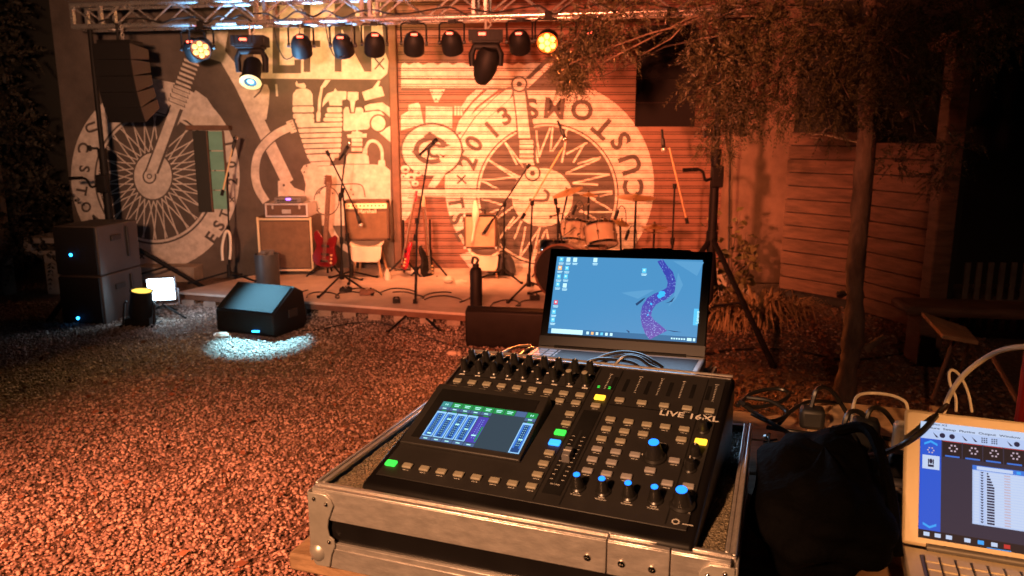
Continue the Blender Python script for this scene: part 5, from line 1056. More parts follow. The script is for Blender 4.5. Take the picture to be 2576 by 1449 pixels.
for x, y in [(2080, 695), (2008, 828), (1932, 968), (1855, 1113), (295, 858), (508, 893), (720, 930), (938, 966), (1160, 1003), (1388, 1040), (1617, 1078)]: button(m4, x, y)
button(m3, 345, 362, 'btn_amber', .0158, .0105); button(m3, 1298, 780, 'btn_amber', .0158, .0105); button(m4, 2215, 440, 'btn_green', .0158, .0105); button(m4, 88, 825, 'btn_green', .0158, .0105); button(m4, 2145, 567, 'btn_blue', .0158, .0105)
# knobs
def knob(base, topp, r, capm=None, hh=None, ridged=True, name='knob'):
    b = mf.hit(*base); h = hh; O = mf.p(b[0], b[1], .001); m = MB(); n = 24
    tr = .62 if capm and capm != 'button' else .82
    m.lathe([(r * 1.25, 0), (r * 1.25, h * .1), (r * 1.02, h * .18), (r * (tr + .04), h * .9), (r * (tr - .04), h), (0, h)], O, mf.N, n); o = m.build(name, 'knob', mix, smooth=30)
    if capm: MB().lathe([(r * (tr - .06), h * .97), (r * (tr - .1), h * 1.04), (r * .3, h * 1.07), (0, h * 1.075)], O, mf.N, 20).build('cap', capm, o)
    else:
        q = mf.at(b[0], b[1], .001); MB().box(-.0006, .0006, r * .2, r * .82, h, h + .0006, q).build('pointer', 'print', o)
for x, y in [(345, 270), (545, 290), (740, 310), (945, 330), (1160, 355), (1370, 375), (1575, 400), (1800, 420), (2010, 445)]: knob(m2(x + 14, y + 155), None, .0062, None, .023)
for k, (x, y) in enumerate([(235, 395), (440, 415), (650, 435), (845, 455), (1060, 480), (1270, 500), (1490, 530), (1715, 570), (1940, 595)]): knob(m2(x + 12, y + 150), None, .0062, 'button' if k > 6 else None, .022)
for x, y in [(137, 1125), (373, 1165), (618, 1207), (865, 1245)]: knob(m3(x + 4, y + 105), None, .0078, 'knob_blue', .0215)
knob(m3(1122, 1388), None, .0125, 'knob_blue', .023); knob(m3(862, 945), None, .0125, 'knob_blue', .025)
for x, y in [(1318, 690), (1245, 925), (1195, 1055)]: knob(m3(x, y), None, .0068, None, .017)
# fader
fc = mf.hit(*mB(335, 752)); q = mf.at(fc[0], fc[1], .002); cp = MB(); cp.hexa([q.p(-.006, -.011), q.p(.006, -.011), q.p(.006, .011), q.p(-.006, .011)], [q.p(-.005, -.009, .012), q.p(.005, -.009, .012), q.p(.005, .009, .012), q.p(-.005, .009, .012)]); cp.build('fader_cap', 'lap_grey', mix, bevel=.001)
MB().box(-.0052, .0052, -.0009, .0009, .0122, .0128, q).build('fader_line', 'print', mix)
MB().box(fc[0] - .0018, fc[0] + .0018, fc[1] - .055, fc[1] + .06, .0022, .0026, mf).build('fader_slot', 'black_rubber', mix)
# printed words, scales
for k in range(11):
    for s in (-1, 1): lab.rect(mf, fc[0] + s * .0075 - .002, fc[0] + s * .0075 + .002, fc[1] - .045 + .009 * k, fc[1] - .0442 + .009 * k, .0026)
for x0_, y0_, x1_, y1_ in ((455, 160, 390, 295), (737, 185, 675, 330), (940, 205, 880, 355), (1142, 230, 1095, 380), (1450, 260, 1408, 415)):
    p, q = hit(m3, x0_, y0_), hit(m3, x1_, y1_); xm = (p[0] + q[0]) / 2
    for j in range(11): z = q[1] + (p[1] - q[1]) * j / 10; w_ = .0028 if j == 10 else .0012; lab.rect(mf, xm - w_, xm + w_, z, z + .0011, .0017)
p, q = hit(m3, 905, 545), hit(m3, 1465, 612); lab.text('LIVE 16XL', mf, p[0], (p[1] + q[1]) / 2, .0125, .002, w=q[0] - p[0])
p, q = hit(m2, 385, 335), hit(m2, 890, 372); lab.text('AUDIOLAB', mf, p[0], (p[1] + q[1]) / 2, .0095, .0018, w=q[0] - p[0] + .004)
p = hit(m3, 1130, 1440); lab.text('VOLUME', mf, p[0] - .009, p[1] - .004, .0026, .0016, w=.018)
for x, y in [(137, 1290), (373, 1335), (618, 1378), (865, 1420)]:
    p = hit(m3, x - 20, y); lab.text('Volume', mf, p[0] - .007, p[1] - .002, .0024, .0016, w=.014); lab.rect(mf, p[0] - .004, p[0] + .004, p[1] + .0018, p[1] + .003, .0016)
p = hit(mB, 258, 915); lab.text('Volume', mf, p[0] - .007, p[1], .0026, .0026, w=.013)
for x, y, r_ in ((755, 915, 0), (840, 1000, 1)):
    p = hit(m3, x, y); lab.add([mf.p(p[0] - .003, p[1], .0016), mf.p(p[0] + .002, p[1] - .003, .0016), mf.p(p[0] + .002, p[1] + .003, .0016)] if r_ == 0 else [mf.p(p[0], p[1] - .003, .0016), mf.p(p[0] + .0035, p[1] + .002, .0016), mf.p(p[0] - .0035, p[1] + .002, .0016)], [[0, 1, 2]])
for x in range(9):
    p = hit(m2, 200 + 217 * x, 597 + 25 * x); lab.rect(mf, p[0] - .0045, p[0] + .0045, p[1] - .0022, p[1] + .0022, .0015)
    p = hit(m2, 325 + 214 * x, 465 + 23 * x); lab.rect(mf, p[0] - .0035, p[0] + .0035, p[1] - .0018, p[1] + .0018, .0015)
p = hit(mB, 975, 1132); q = mf.at(p[0], max(p[1], .006), 0); lab.lathe([(.0045, .0018), (.0032, .0018)], q.O, mf.N, 16); lab.rect(mf, p[0] + .008, p[0] + .02, p[1] - .002, p[1] - .0008, .0016)
lab.build('lettering', 'print', mix)
ld = MB()
for x, y in ((338, 270), (333, 282), (440, 280), (435, 294)): p = hit(m3, x, y); ld.rect(mf, p[0] - .0018, p[0] + .0018, p[1] - .0008, p[1] + .0008, .0019)
each(ld, 'meter_led', 'btn_green', mix)
MB().box(.004, MW - .004, MH - .004, MH - .001, .0008, .003, mf).build('rear_highlight', 'alu', mix)  # bright strip put in for the highlight along the rear edge

# second case behind, under the laptop -------------------------------------
LW = .345; LO = np.array([.0848, 1.73, 1.2004]); lf = Fr(LO, (.9249, -.3787, .0344), (.13, .3999, .9073)); LH = .1886
hin = lf.p(0, -.029, -.002); BZ = hin[2]; bf2 = Fr(hin - np.array([0, 0, .003]), lf.X, (-lf.X[1], lf.X[0], 0)); bfr = Fr((hin[0], hin[1], 0), (lf.X[0], lf.X[1], 0), (-lf.X[1], lf.X[0], 0))
q0 = G(1790, 938, BZ - .026); bx = bfr.hit(1790, 938, BZ - .026)
bcase = thing('flight_case', 'black flight case with an aluminium corner under the open laptop', 'flight case', bfr.p(.2, 0, 0))
bw1 = max(bx[0], .38)
MB().box(-.06, bw1 - .008, -.36, .06, 0, BZ - .03, bfr).build('body', 'black', bcase, bevel=.004)
e = MB(); e.box(bw1 - .007, bw1 + .004, -.36, .06, BZ - .056, BZ - .026, bfr); e.box(-.07, -.061, -.36, .06, BZ - .056, BZ - .026, bfr); e.box(-.07, bw1 + .004, .061, .068, BZ - .056, BZ - .026, bfr); e.build('edging', 'alu', bcase, bevel=.002)
p = bfr.hit(1783, 918, BZ - .02); MB().box(p[0] - .016, p[0] + .006, p[1] - .04, p[1] + .02, BZ - .0255, BZ - .016, bfr).build('corner_fitting', 'alu', bcase, bevel=.002)
# laptop ----------------------------------------------------------------------
lap = thing('laptop', 'open grey laptop with a blue desktop picture behind the mixing console', 'laptop', bfr.p(.17, -.12, BZ - .024))
MB().box(-.022, LW + .022, -.235, .006, -.02, 0, bf2).build('base', 'lap_silver', lap, bevel=.004)
k = MB()
for r_ in range(6):
    n_ = 16; y1_ = -.022 - r_ * .0195
    for i in range(n_): x0_ = -.006 + i * (LW + .012) / n_; k.box(x0_, x0_ + (LW + .012) / n_ - .0035, y1_ - .016, y1_, BZ - .0028, BZ - .0012, bfr)
k.build('keys', 'keys', lap, bevel=.0008); MB().box(-.01, LW + .01, -.142, -.018, -.0002, .0003, bf2).build('key_tray', 'lap_dark', lap)
MB().box(.1, .2, -.225, -.155, .0002, .0008, bf2).build('touchpad', 'lap_grey', lap)
MB().box(-.02, LW + .02, -.031, LH + .021, -.0075, -.0012, lf).build('lid', 'black', lap, bevel=.003)
MB().cyl(lf.p(.02, -.031, -.004), lf.p(LW - .02, -.031, -.004), .006).build('hinge', 'black', lap)
MB().box(-.0195, LW + .0195, -.0295, -.006, -.0012, .0004, lf).build('chin', 'lap_dark', lap)  # chin coloured dark for its shade, the laptop itself is silver
add_em('s_blue', (.065, .25, .49), 1.0); add_em('s_bluel', (.095, .3, .54), 1.0); add_em('s_white', (.55, .9, 1.0), 1.0); add_em('s_cyan', (.12, .6, .9), 1.0); add_em('s_bar', (.03, .14, .3), 1.0); add_em('s_badge', (.09, .5, .85), 1.0); add_em('s_ink', (.015, .05, .14), 1.0); add_em('s_red', (.7, .1, .15), 1.0); add_em('s_orange', (.9, .5, .2), 1.0); add_em('s_glow', (.04, .42, .85), 1.1)
def tent():
    m = bpy.data.materials.new('s_tentacle'); m.use_nodes = True; n = m.node_tree.nodes; l = m.node_tree.links; b = n['Principled BSDF']; b.inputs['Base Color'].default_value = (.02, .01, .05, 1)
    tc = n.new('ShaderNodeTexCoord'); v = n.new('ShaderNodeTexVoronoi'); v.inputs['Scale'].default_value = 320; l.new(tc.outputs['Object'], v.inputs['Vector'])
    r = n.new('ShaderNodeValToRGB'); e = r.color_ramp.elements; e[0].position = .12; e[0].color = (.35, .6, 1, 1); e[1].position = .3; e[1].color = (.035, .045, .33, 1); l.new(v.outputs['Distance'], r.inputs[0]); l.new(r.outputs[0], b.inputs['Emission Color']); b.inputs['Emission Strength'].default_value = 1.0
    return m
M['s_tentacle'] = tent()
s = MB(); s.rect(lf, 0, LW, 0, LH, .0006, 0)
lh = lambda x, y: lf.hit(*lp(x, y), .0006)
def lq(x, y, w, h, mi, z=.0008): a = lh(x, y); s.rect(lf, a[0] - w / 2, a[0] + w / 2, a[1] - h / 2, a[1] + h / 2, z, mi)
for pl in ([(1230, 500), (1400, 560), (1560, 470), (1500, 470), (1300, 490)], [(1750, 180), (2060, 190), (1990, 330), (1880, 260)], [(1800, 300), (1850, 420), (1780, 560), (1700, 640), (1760, 520)]): s.add([lf.p(*lh(*p), .0007) for p in pl], [list(range(len(pl)))], 1)
cl_ = [(1620, 168), (1660, 240), (1710, 310), (1737, 390), (1725, 470), (1660, 522), (1590, 550), (1530, 590), (1490, 650), (1475, 730), (1495, 800), (1545, 870), (1600, 945)]; ww = [60, 62, 82, 78, 88, 98, 100, 110, 108, 105, 125, 165, 205]
P2 = [np.array([*lh(*p), 0]) for p in cl_]; Lf, Rt = [], []
for i, p in enumerate(P2):
    d = nrm(P2[min(i + 1, len(P2) - 1)] - P2[max(i - 1, 0)]); nn = np.array([-d[1], d[0], 0]) * ww[i] * .5 * (LW / 1470); Lf.append(p + nn); Rt.append(p - nn)
clampy = lambda p: lf.p(p[0], min(max(p[1], .0005), LH - .0005), .0009)
s.add([clampy(p) for p in Lf + Rt], [[i, len(P2) + i, len(P2) + i + 1, i + 1] for i in range(len(P2) - 1)], 2)
for x, y, r_ in ((1635, 512, .007), (1612, 535, .005), (1655, 500, .004), (1530, 612, .0028), (1512, 680, .002), (1495, 722, .002)): a = lh(x, y); s.add([lf.p(a[0] + r_ * (1 + .3 * math.sin(i * 5)) * math.cos(i * .628), a[1] + r_ * math.sin(i * .628), .0011) for i in range(10)], [list(range(10))], 10)
for pl in ([(1370, 610), (1440, 560), (1475, 545), (1440, 585), (1385, 630)], [(1670, 605), (1720, 585), (1768, 535), (1740, 590)], [(1275, 870), (1310, 885), (1310, 910)], [(1670, 870), (1840, 895), (1760, 893)]): s.add([lf.p(*lh(*p), .0008) for p in pl], [list(range(len(pl)))], 7)
a = lh(490, 905); s.rect(lf, 0, LW, .0, .0125, .0008, 5)
for x, y in [(627, 163), (697, 165), (765, 167), (612, 248), (682, 252), (600, 335), (670, 335), (590, 415), (660, 425), (968, 170), (1460, 275), (570, 595), (550, 690), (540, 770)]:
    lq(x, y, .0095, .0105, {612: 9, 570: 8, 968: 3, 697: 3, 765: 3, 660: 3}.get(x, 4)); lq(x, y - 3, .004, .004, 3, .001)
    lq(x - 2, y + 36, .013, .0016, 3); lq(x - 4, y + 48, .011, .0014, 3)
s.rect(lf, .008, .085, .001, .0118, .001, 3)
for k_ in range(6): s.rect(lf, .094 + .0112 * k_, .1 + .0112 * k_, .003, .0095, .001, (3, 9, 3, 4, 3, 3)[k_])
for k_ in range(6): s.rect(lf, .289 + .0055 * k_, .2925 + .0055 * k_, .0045, .008, .001, 3)
s.rect(lf, .324, .334, .003, .0095, .001, 3); s.rect(lf, .337, .342, .003, .0095, .001, 3)
p = lh(1990, 745); s.rect(lf, p[0] - .0075, LW - .0005, p[1] - .0185, p[1] + .019, .001, 6); s.text('Lenovo', lf.at(p[0] + .0045, p[1] - .014, 0, math.pi / 2), 0, 0, .0065, .0013, mi=3, w=.028)
s.build('screen', ['s_blue', 's_bluel', 's_tentacle', 's_white', 's_cyan', 's_bar', 's_badge', 's_ink', 's_red', 's_orange', 's_glow'], lap)
al = bpy.data.lights.new('screen_light', 'AREA'); al.shape = 'RECTANGLE'; al.size = LW; al.size_y = LH; al.energy = .85; al.color = (.45, .7, 1.0); ao = bpy.data.objects.new('screen_light', al); COL.objects.link(ao); ao.parent = lap
ao.matrix_local = Matrix.Translation(tuple(lf.p(LW / 2, LH / 2, .004) - WLOC[lap])) @ Matrix((tuple(-lf.X), tuple(lf.Y), tuple(-lf.N))).transposed().to_4x4()
q = lf.hit(1655, 640); t = thing('mouse_pad', 'dark flat box edge standing up behind the laptop lid', 'box', lf.p(.24, LH + .01, -.02)); 
MB().box(.155, .315, .02, LH + .0285, -.028, -.012, lf).build('body', 'rosewood', t, bevel=.004); MB().box(.2, .27, LH + .0286, LH + .031, -.024, -.016, lf).build('label_plate', 'black', t)
# cable nest on the laptop keyboard
for k_, (pts, lab_) in enumerate([([(1480, 915), (1520, 895), (1565, 886), (1610, 892), (1650, 912), (1668, 925)], 'black jack cable arching over the laptop keyboard'), ([(1500, 918), (1540, 902), (1580, 893), (1620, 902), (1655, 926)], 'second black cable of the bundle on the laptop keyboard'), ([(1472, 912), (1505, 903), (1550, 905), (1590, 912), (1615, 928)], 'short black cable at the left of the laptop keyboard bundle'), ([(1540, 925), (1570, 898), (1605, 900), (1632, 918), (1660, 930)], 'thin black cable at the right of the laptop keyboard bundle')]):
    cable('jack_cable', [D(u, v, 1.5 - .012 * k_) for u, v in pts], .0036, lab_, group='cable bundle on the laptop')
cable('charger_cable', [D(1335, 868, 1.8), D(1300, 872, 1.78), D(1270, 884, 1.7), D(1245, 900, 1.6)], .0035, 'pale charger lead leaving the laptop at its left edge', 'white_cable')

# white laptop ------------------------------------------------------------------
kS = .155 / .174; VO = CAM + (np.array([.6024, 1.0274, 1.0709]) - CAM) * kS; vf = Fr(VO, (.929, -.3699, .0077), (.1796, .469, .8648)); VW, VH = .276, .155
wl = thing('white_laptop', 'white laptop showing a lighting control program at the table end', 'laptop', VO - [0, 0, .03])
p = vf.hit(2277, 1028); q = vf.hit(2270, 1366)
MB().box(p[0], VW - p[0], q[1], p[1], -.009, -.001, vf).build('lid', 'white_plastic', wl, bevel=.004)
hz = vf.p(0, q[1], 0); vb = Fr((hz[0], hz[1], 0), (vf.X[0], vf.X[1], 0), (-vf.X[1], vf.X[0], 0)); VZ = hz[2] - .004
MB().box(p[0], VW - p[0], -.19, .004, VZ - .018, VZ, vb).build('base', 'white_plastic', wl, bevel=.004)
k = MB(); kk = MB()
kk.box(p[0] + .02, VW - p[0] - .02, -.14, -.018, VZ, VZ + .0012, vb); kk.build('key_tray', 'lap_grey', wl)
for r_ in range(6):
    n_ = 15; x = p[0] + .024; wk = (VW - 2 * p[0] - .048) / n_
    for i in range(n_): o_ = (r_ % 3) * .004; k.box(x + i * wk + o_ * 0, x + (i + 1) * wk - .0022, -.022 - .0195 * r_ - .0165, -.022 - .0195 * r_, VZ + .0013, VZ + .005, vb)
k.build('keys', 'white_plastic', wl, bevel=.001)
MB().cyl(vf.p(.01, q[1], -.004), vf.p(VW - .01, q[1], -.004), .006).build('hinge', 'lap_grey', wl)
for nm, c in dict(v_white=(.5, .62, .85), v_bar=(.42, .55, .85), v_blue=(.01, .09, .6), v_dark=(.022, .024, .05), v_black=(.008, .008, .014), v_red=(.5, .03, .03), v_sky=(.14, .42, .75), v_cyan=(.03, .35, .9), v_ink=(.01, .015, .05), v_pink=(.5, .4, .5), v_head=(.03, .16, .65)).items(): add_em(nm, c, .85)
VM = ['v_dark', 'v_white', 'v_bar', 'v_blue', 'v_black', 'v_red', 'v_sky', 'v_cyan', 'v_ink', 'v_pink', 'v_head']
s = MB(); vh = lambda x, y: vf.hit(*wz(x, y), 0)
s.rect(vf, 0, VW, 0, VH, .0, 0)
def vq(x0_, y0_, x1_, y1_, mi, lev=1): a, b = vh(x0_, y0_), vh(x1_, y1_); s.rect(vf, max(0, a[0]), min(VW, b[0]), max(0, b[1]), min(VH, a[1]), .00012 * lev, mi)
def vr(x0_, y0_, w_, h_, mi, lev=1): a = vh(x0_, y0_); s.rect(vf, a[0], a[0] + w_, a[1] - h_, a[1], .00012 * lev, mi)
yb = VH - .0105; s.rect(vf, 0, VW, yb, VH, .00012, 1); s.rect(vf, 0, VW, yb - .0125, yb, .00012, 2)
s.text('Sylon X2', vf, .012, VH - .0045, .0032, .0004, mi=8, w=.02); s.text('Fixture  Setup  Plugins  Output  Window  Help', vf, .004, yb + .0006, .0036, .0004, mi=8, w=.13)
for k_ in range(12):
    x = .015 + .0115 * k_ + (.006 if k_ > 6 else 0)
    if k_ in (1, 2, 8): s.add([vf.p(x + .0035 * math.cos(i * .6283), yb - .0062 + .0035 * math.sin(i * .6283), .0004) for i in range(10)], [list(range(10))], 8)
    elif k_ in (5, 6): [s.rect(vf, x + .0026 * i, x + .0026 * i + .0016, yb - .0095 + .0026 * j, yb - .0079 + .0026 * j, .0004, 8) for i in range(3) for j in range(3)]
    elif k_ == 11: s.rect(vf, x, x + .008, yb - .0095, yb - .004, .0004, 5)
    else: s.add([vf.p(x, yb - .003, .0004), vf.p(x + .007, yb - .0095, .0004), vf.p(x + .004, yb - .0097, .0004)], [[0, 2, 1]], 8)
y0_ = yb - .0125; s.rect(vf, 0, .0255, .011, y0_, .00012, 3); s.rect(vf, 0, VW, 0, .011, .00012, 4)
def chev(cx, cy, up): 
    for sx_ in (-1, 1): s.add([vf.p(cx, cy + up * .003, .0004), vf.p(cx, cy, .0004), vf.p(cx + sx_ * .008, cy - up * .004, .0004), vf.p(cx + sx_ * .008, cy - up * .001, .0004)], [[0, 1, 2, 3] if sx_ * up < 0 else [3, 2, 1, 0]], 7)
chev(.0128, y0_ - .005, 1); chev(.0128, .0165, -1)
def lampicon(cx, cy, r_):
    for i in range(6): a = i * 1.047; s.rect(vf, cx + r_ * math.cos(a) - r_ * .25, cx + r_ * math.cos(a) + r_ * .25, cy + r_ * math.sin(a) - r_ * .25, cy + r_ * math.sin(a) + r_ * .25, .0006, 9)
lampicon(.0128, y0_ - .0155, .0035)
def head(cx, cy, sz):
    s.rect(vf, cx - sz * .5, cx + sz * .5, cy - sz, cy - sz * .55, .0006, 8); s.rect(vf, cx - sz * .5, cx - sz * .3, cy - sz * .5, cy + sz * .5, .0006, 8); s.rect(vf, cx + sz * .3, cx + sz * .5, cy - sz * .5, cy + sz * .5, .0006, 8)
    s.add([vf.p(cx + sz * .28 * math.cos(i * .6283), cy + .1 * sz + sz * .5 * math.sin(i * .6283), .0006) for i in range(10)], [list(range(10))], 8)
s.rect(vf, .003, .0235, y0_ - .041, y0_ - .0225, .0003, 1); head(.0132, y0_ - .031, .007)
for k_ in range(9):
    x = .027 + .0238 * k_
    if k_ < 5: s.rect(vf, x, x + .0225, y0_ - .022, y0_ - .0012, .0002, 4); s.rect(vf, x, x + .0225, y0_ - .0012, y0_ - .0004, .0003, 5); lampicon(x + .0125, y0_ - .0095, .0042); s.rect(vf, x + .003, x + .02, y0_ - .0215, y0_ - .0195, .0003, 10)
    else: s.rect(vf, x, x + .0225, y0_ - .022, y0_ - .0012, .0002, 1); head(x + .0115, y0_ - .0085, .0085); s.rect(vf, x + .003, x + .02, y0_ - .0215, y0_ - .0195, .0003, 10)
dx0, dy1, dy0 = .062, y0_ - .028, .028; dx1 = VW - .012
s.rect(vf, dx0, dx1, dy0, dy1, .0004, 2); s.rect(vf, dx0, dx1, dy1 - .0062, dy1, .0005, 10); s.rect(vf, dx0 + .005, dx0 + .046, dy1 - .0055, dy1 - .001, .0006, 1)
for k_ in range(3): s.rect(vf, dx0 + .05 + .009 * k_, dx0 + .055 + .009 * k_, dy1 - .005, dy1 - .0015, .0006, 7 if k_ == 0 else 9)
nr = 19; rh = (dy1 - .007 - dy0 - .002) / nr
for k_ in range(nr):
    ya = dy1 - .0075 - rh * (k_ + 1); s.rect(vf, dx0 + .002, dx0 + .0075, ya + .0004, ya + rh - .0004, .0006, 1); s.add([vf.p(dx0 + .009, ya + rh * .9, .0006), vf.p(dx0 + .013, ya + rh * .9, .0006), vf.p(dx0 + .011, ya + rh * .2, .0006)], [[0, 2, 1]], 8)
    s.rect(vf, dx0 + .0155, dx0 + .066, ya + .0003, ya + rh - .0003, .0005, 1); s.rect(vf, dx0 + .0165, dx0 + .0165 + .0085 * min(1, .2 + k_ * .16), ya + .0006, ya + rh - .0006, .0006, 8); s.rect(vf, dx0 + .036, dx0 + .043, ya + rh * .3, ya + rh * .7, .0006, 9)
    s.rect(vf, dx0 + .069, dx1 - .002, ya, ya + rh, .0005, 6 if k_ % 2 else 1)
    s.rect(vf, dx0 + .082 + .002 * (k_ * 7 % 5), dx0 + .1 + .002 * (k_ * 5 % 6), ya + rh * .32, ya + rh * .68, .0006, 8)
for k_, (x, mi) in enumerate(((.006, 1), (.019, 1), (.032, 1), (.053, 1), (.068, 7), (.083, 1), (.097, 5))): s.rect(vf, x, x + .007, .0035, .0085, .0003, mi)
s.rect(vf, .078, .105, .0004, .0014, .0003, 7)
s.build('screen', VM, wl)

# things around it ---------------------------------------------------------------
def onT(u, v, z=TZ): return G(u, v, z)
bb = thing('plywood_board', 'bare plywood board lying behind the white laptop', 'board', onT(2150, 1120)); f = Fr(onT(2030, 1110, TZ + .001), tfm.X, tfm.Y)
MB().box(0, .24, 0, .2, 0, .018, f).build('panel', 'plywood', bb, bevel=.002); MB().box(.24, .262, 0, .2, 0, .03, f).build('edge_strip', 'plywood', bb, bevel=.002)
q = onT(2205, 1262); t = thing('power_adapter', 'white plastic power adapter standing beside the white laptop lid', 'adapter', q); f = Fr(onT(2238, 1212), vf.X, (-vf.X[1], vf.X[0], 0))
MB().box(.0, .045, .0, .035, .001, .1, f).build('body', 'white_plastic', t, bevel=.008); MB().box(.008, .037, -.002, .0, .02, .08, f).build('label_plate', 'cream', t)
t = thing('power_strip', 'pale grey power strip with black plugs left of the white laptop', 'power strip', onT(2170, 1240)); f = Fr(onT(2152, 1250), vf.X, (-vf.X[1], vf.X[0], 0))
MB().box(0, .1, 0, .05, .001, .035, f).build('body', 'lap_grey', t, bevel=.005); MB().box(.01, .03, .01, .04, .036, .065, f).box(.045, .07, .008, .042, .036, .075, f).build('plug', 'black_rubber', t, bevel=.006)
for k_, (u, v, lab_) in enumerate([(2085, 1150, 'black plug adapter on the plywood board'), (2140, 1140, 'tall black plug with a bright tip between the cables'), (2010, 1080, 'square black transformer block at the plywood edge')]):
    f = Fr(onT(u, v, TZ + .02), tfm.X, tfm.Y); t = thing('plug_adapter', lab_, 'plug', f.O, 'black plugs by the white laptop'); MB().box(0, .045, 0, .04, 0, .04 + .02 * (k_ == 1), f).build('body', 'black_rubber', t, bevel=.008); MB().tube(smoothpath([f.p(.02, .02, .04), f.p(.03, .03, .075), f.p(.06, .06, .06), f.p(.1, .08, .0)], 4), .0045, 6).build('lead', 'cable', t)
# black bag
bo = onT(2055, 1360, TZ); t = thing('black_bag', 'slumped black bag between the flight case and the white laptop', 'bag', bo); m = MB(); V = []; ns, nr_ = 40, 22
for j in range(nr_ + 1):
    th = math.pi * j / nr_
    for i in range(ns):
        a = 2 * math.pi * i / ns; rr = 1 + .09 * math.sin(3 * a + 2 * th) + .05 * math.sin(7 * a - 3 * th) + .04 * math.sin(11 * th + a)
        ex = lambda c: math.copysign(abs(c) ** .8, c)
        x, y, z = ex(math.sin(th) * math.cos(a)) * .088 * rr, ex(math.sin(th) * math.sin(a)) * .17 * rr, -math.cos(th) * .068 * rr
        V.append(bo + tfm.X * (x - .002) + tfm.Y * (y - .005) + np.array([0, 0, max(z + .07, .001)]))
m.add(V, [[j * ns + i, j * ns + (i + 1) % ns, (j + 1) * ns + (i + 1) % ns, (j + 1) * ns + i] for j in range(nr_) for i in range(ns)]); m.build('body', 'bag', t, smooth=80)
MB().tube(smoothpath([bo + tfm.X * .02 + tfm.Y * .1 + [0, 0, .13], bo + tfm.X * .06 + tfm.Y * .05 + [0, 0, .155], bo + tfm.X * .075 + tfm.Y * -.05 + [0, 0, .12], bo + tfm.X * .08 - tfm.Y * .12 + [0, 0, .06]], 6), .008, 8).build('strap', 'bag', t)
# cables
def cab3(lab_, pts, r, m='cable', grp='cables round the white laptop'): return cable('power_cable', [D(u, v, y) for u, v, y in pts], r, lab_, m, grp, seg=8)
cab3('thick pale cable arching high over the white laptop', [(2372, 1040, 1.22), (2384, 1005, 1.22), (2400, 975, 1.2), (2430, 938, 1.18), (2480, 900, 1.15), (2530, 878, 1.1), (2600, 870, 1.05)], .0042, 'white_cable')
cab3('thin pale cable looping up behind the lid of the white laptop', [(2445, 1036, 1.3), (2436, 990, 1.3), (2418, 950, 1.3), (2400, 932, 1.3), (2388, 937, 1.3), (2390, 965, 1.3), (2404, 1000, 1.3), (2405, 1035, 1.3)], .0026, 'white_cable')
cab3('black cable hanging across the corner of the white laptop', [(2382, 1020, 1.12), (2360, 1040, 1.0), (2320, 1085, .96), (2265, 1122, .97), (2205, 1144, 1.05), (2130, 1150, 1.15), (2060, 1143, 1.2)], .0042)
cab3('pale thin cable bent between the plugs and the white laptop', [(2284, 1032, 1.3), (2276, 1010, 1.3), (2240, 994, 1.32), (2190, 989, 1.34), (2158, 996, 1.33), (2147, 1020, 1.3), (2143, 1060, 1.27), (2130, 1100, 1.25), (2100, 1128, 1.22), (2068, 1136, 1.2)], .003, 'white_cable')
cab3('short white lead lying on the grey power strip', [(2206, 1240, 1.02), (2225, 1232, 1.02), (2252, 1230, 1.03), (2275, 1232, 1.04)], .0025, 'white_cable')
rc = random.Random(9)
for k_, (pts, lab_) in enumerate([([(1856, 1020, 1.45), (1890, 990, 1.5), (1950, 978, 1.52), (1985, 990, 1.5), (1960, 1012, 1.45), (1900, 1025, 1.42), (1870, 1015, 1.4)], 'shiny black cable loop right of the console'), ([(1860, 1010, 1.42), (1900, 1040, 1.38), (1950, 1070, 1.32), (2000, 1100, 1.28), (2040, 1135, 1.22)], 'black cable running from the console to the bag'),
        ([(1960, 1065, 1.35), (1995, 1030, 1.4), (2040, 1010, 1.45), (2100, 1015, 1.5), (2140, 1040, 1.5)], 'black cable bow over the transformer block'), ([(1930, 1075, 1.33), (1990, 1085, 1.3), (2060, 1092, 1.3), (2130, 1085, 1.32), (2240, 1105, 1.3)], 'flat black cable along the plywood board'),
        ([(2160, 1060, 1.3), (2180, 1090, 1.26), (2195, 1120, 1.22), (2180, 1150, 1.18), (2150, 1160, 1.15)], 'black cable knot beside the tall plug'), ([(1880, 1000, 1.45), (1940, 1010, 1.42), (1980, 1040, 1.38), (1940, 1060, 1.34), (1890, 1040, 1.36)], 'second black cable loop right of the console')]): cab3(lab_, pts, .0042)
cl_ = MB(); p = D(1937, 1112, 1.22)
for a, b in (((-.012, 0), (.012, .004)), ((-.004, -.016), (-.002, .016)), ((.006, -.012), (-.01, .012))): cl_.tube([p + [a[0], 0, a[1]], p + [b[0], 0, b[1]]], .0028, 6)
tag(cl_.build('jack_plug', 'chrome'), 'shiny jack plug at the rim of the console case', 'plug')
# tilted board on a thin stand and a red post
mt = D(2395, 830, 4.6); t = thing('music_stand', 'tilted wooden board on a thin stick stand behind the white laptop', 'stand', (mt[0], mt[1], 0))
B4 = [D(2318, 784, 4.7), D(2430, 822, 4.75), D(2462, 858, 4.35), D(2372, 842, 4.3)]; m = MB(); m.hexa([q - [0, 0, .025] for q in (B4[3], B4[2], B4[1], B4[0])], [B4[3], B4[2], B4[1], B4[0]]); m.build('board', 'plywood', t, bevel=.003)
MB().tube([D(2402, 846, 4.5), D(2370, 935, 4.45), D(2346, 1006, 4.4)], .012, 8).build('pole', 'post_brown', t); MB().tube([D(2440, 850, 4.6), D(2400, 985, 4.7)], .008, 6).build('brace', 'post_brown', t)
tag(MB().tube([D(2498, 900, 3.6), D(2562, 1012, 3.3)], .012, 8).build('stick', 'post_brown'), 'thin dark stick leaning over the dirt at the right edge', 'stick')
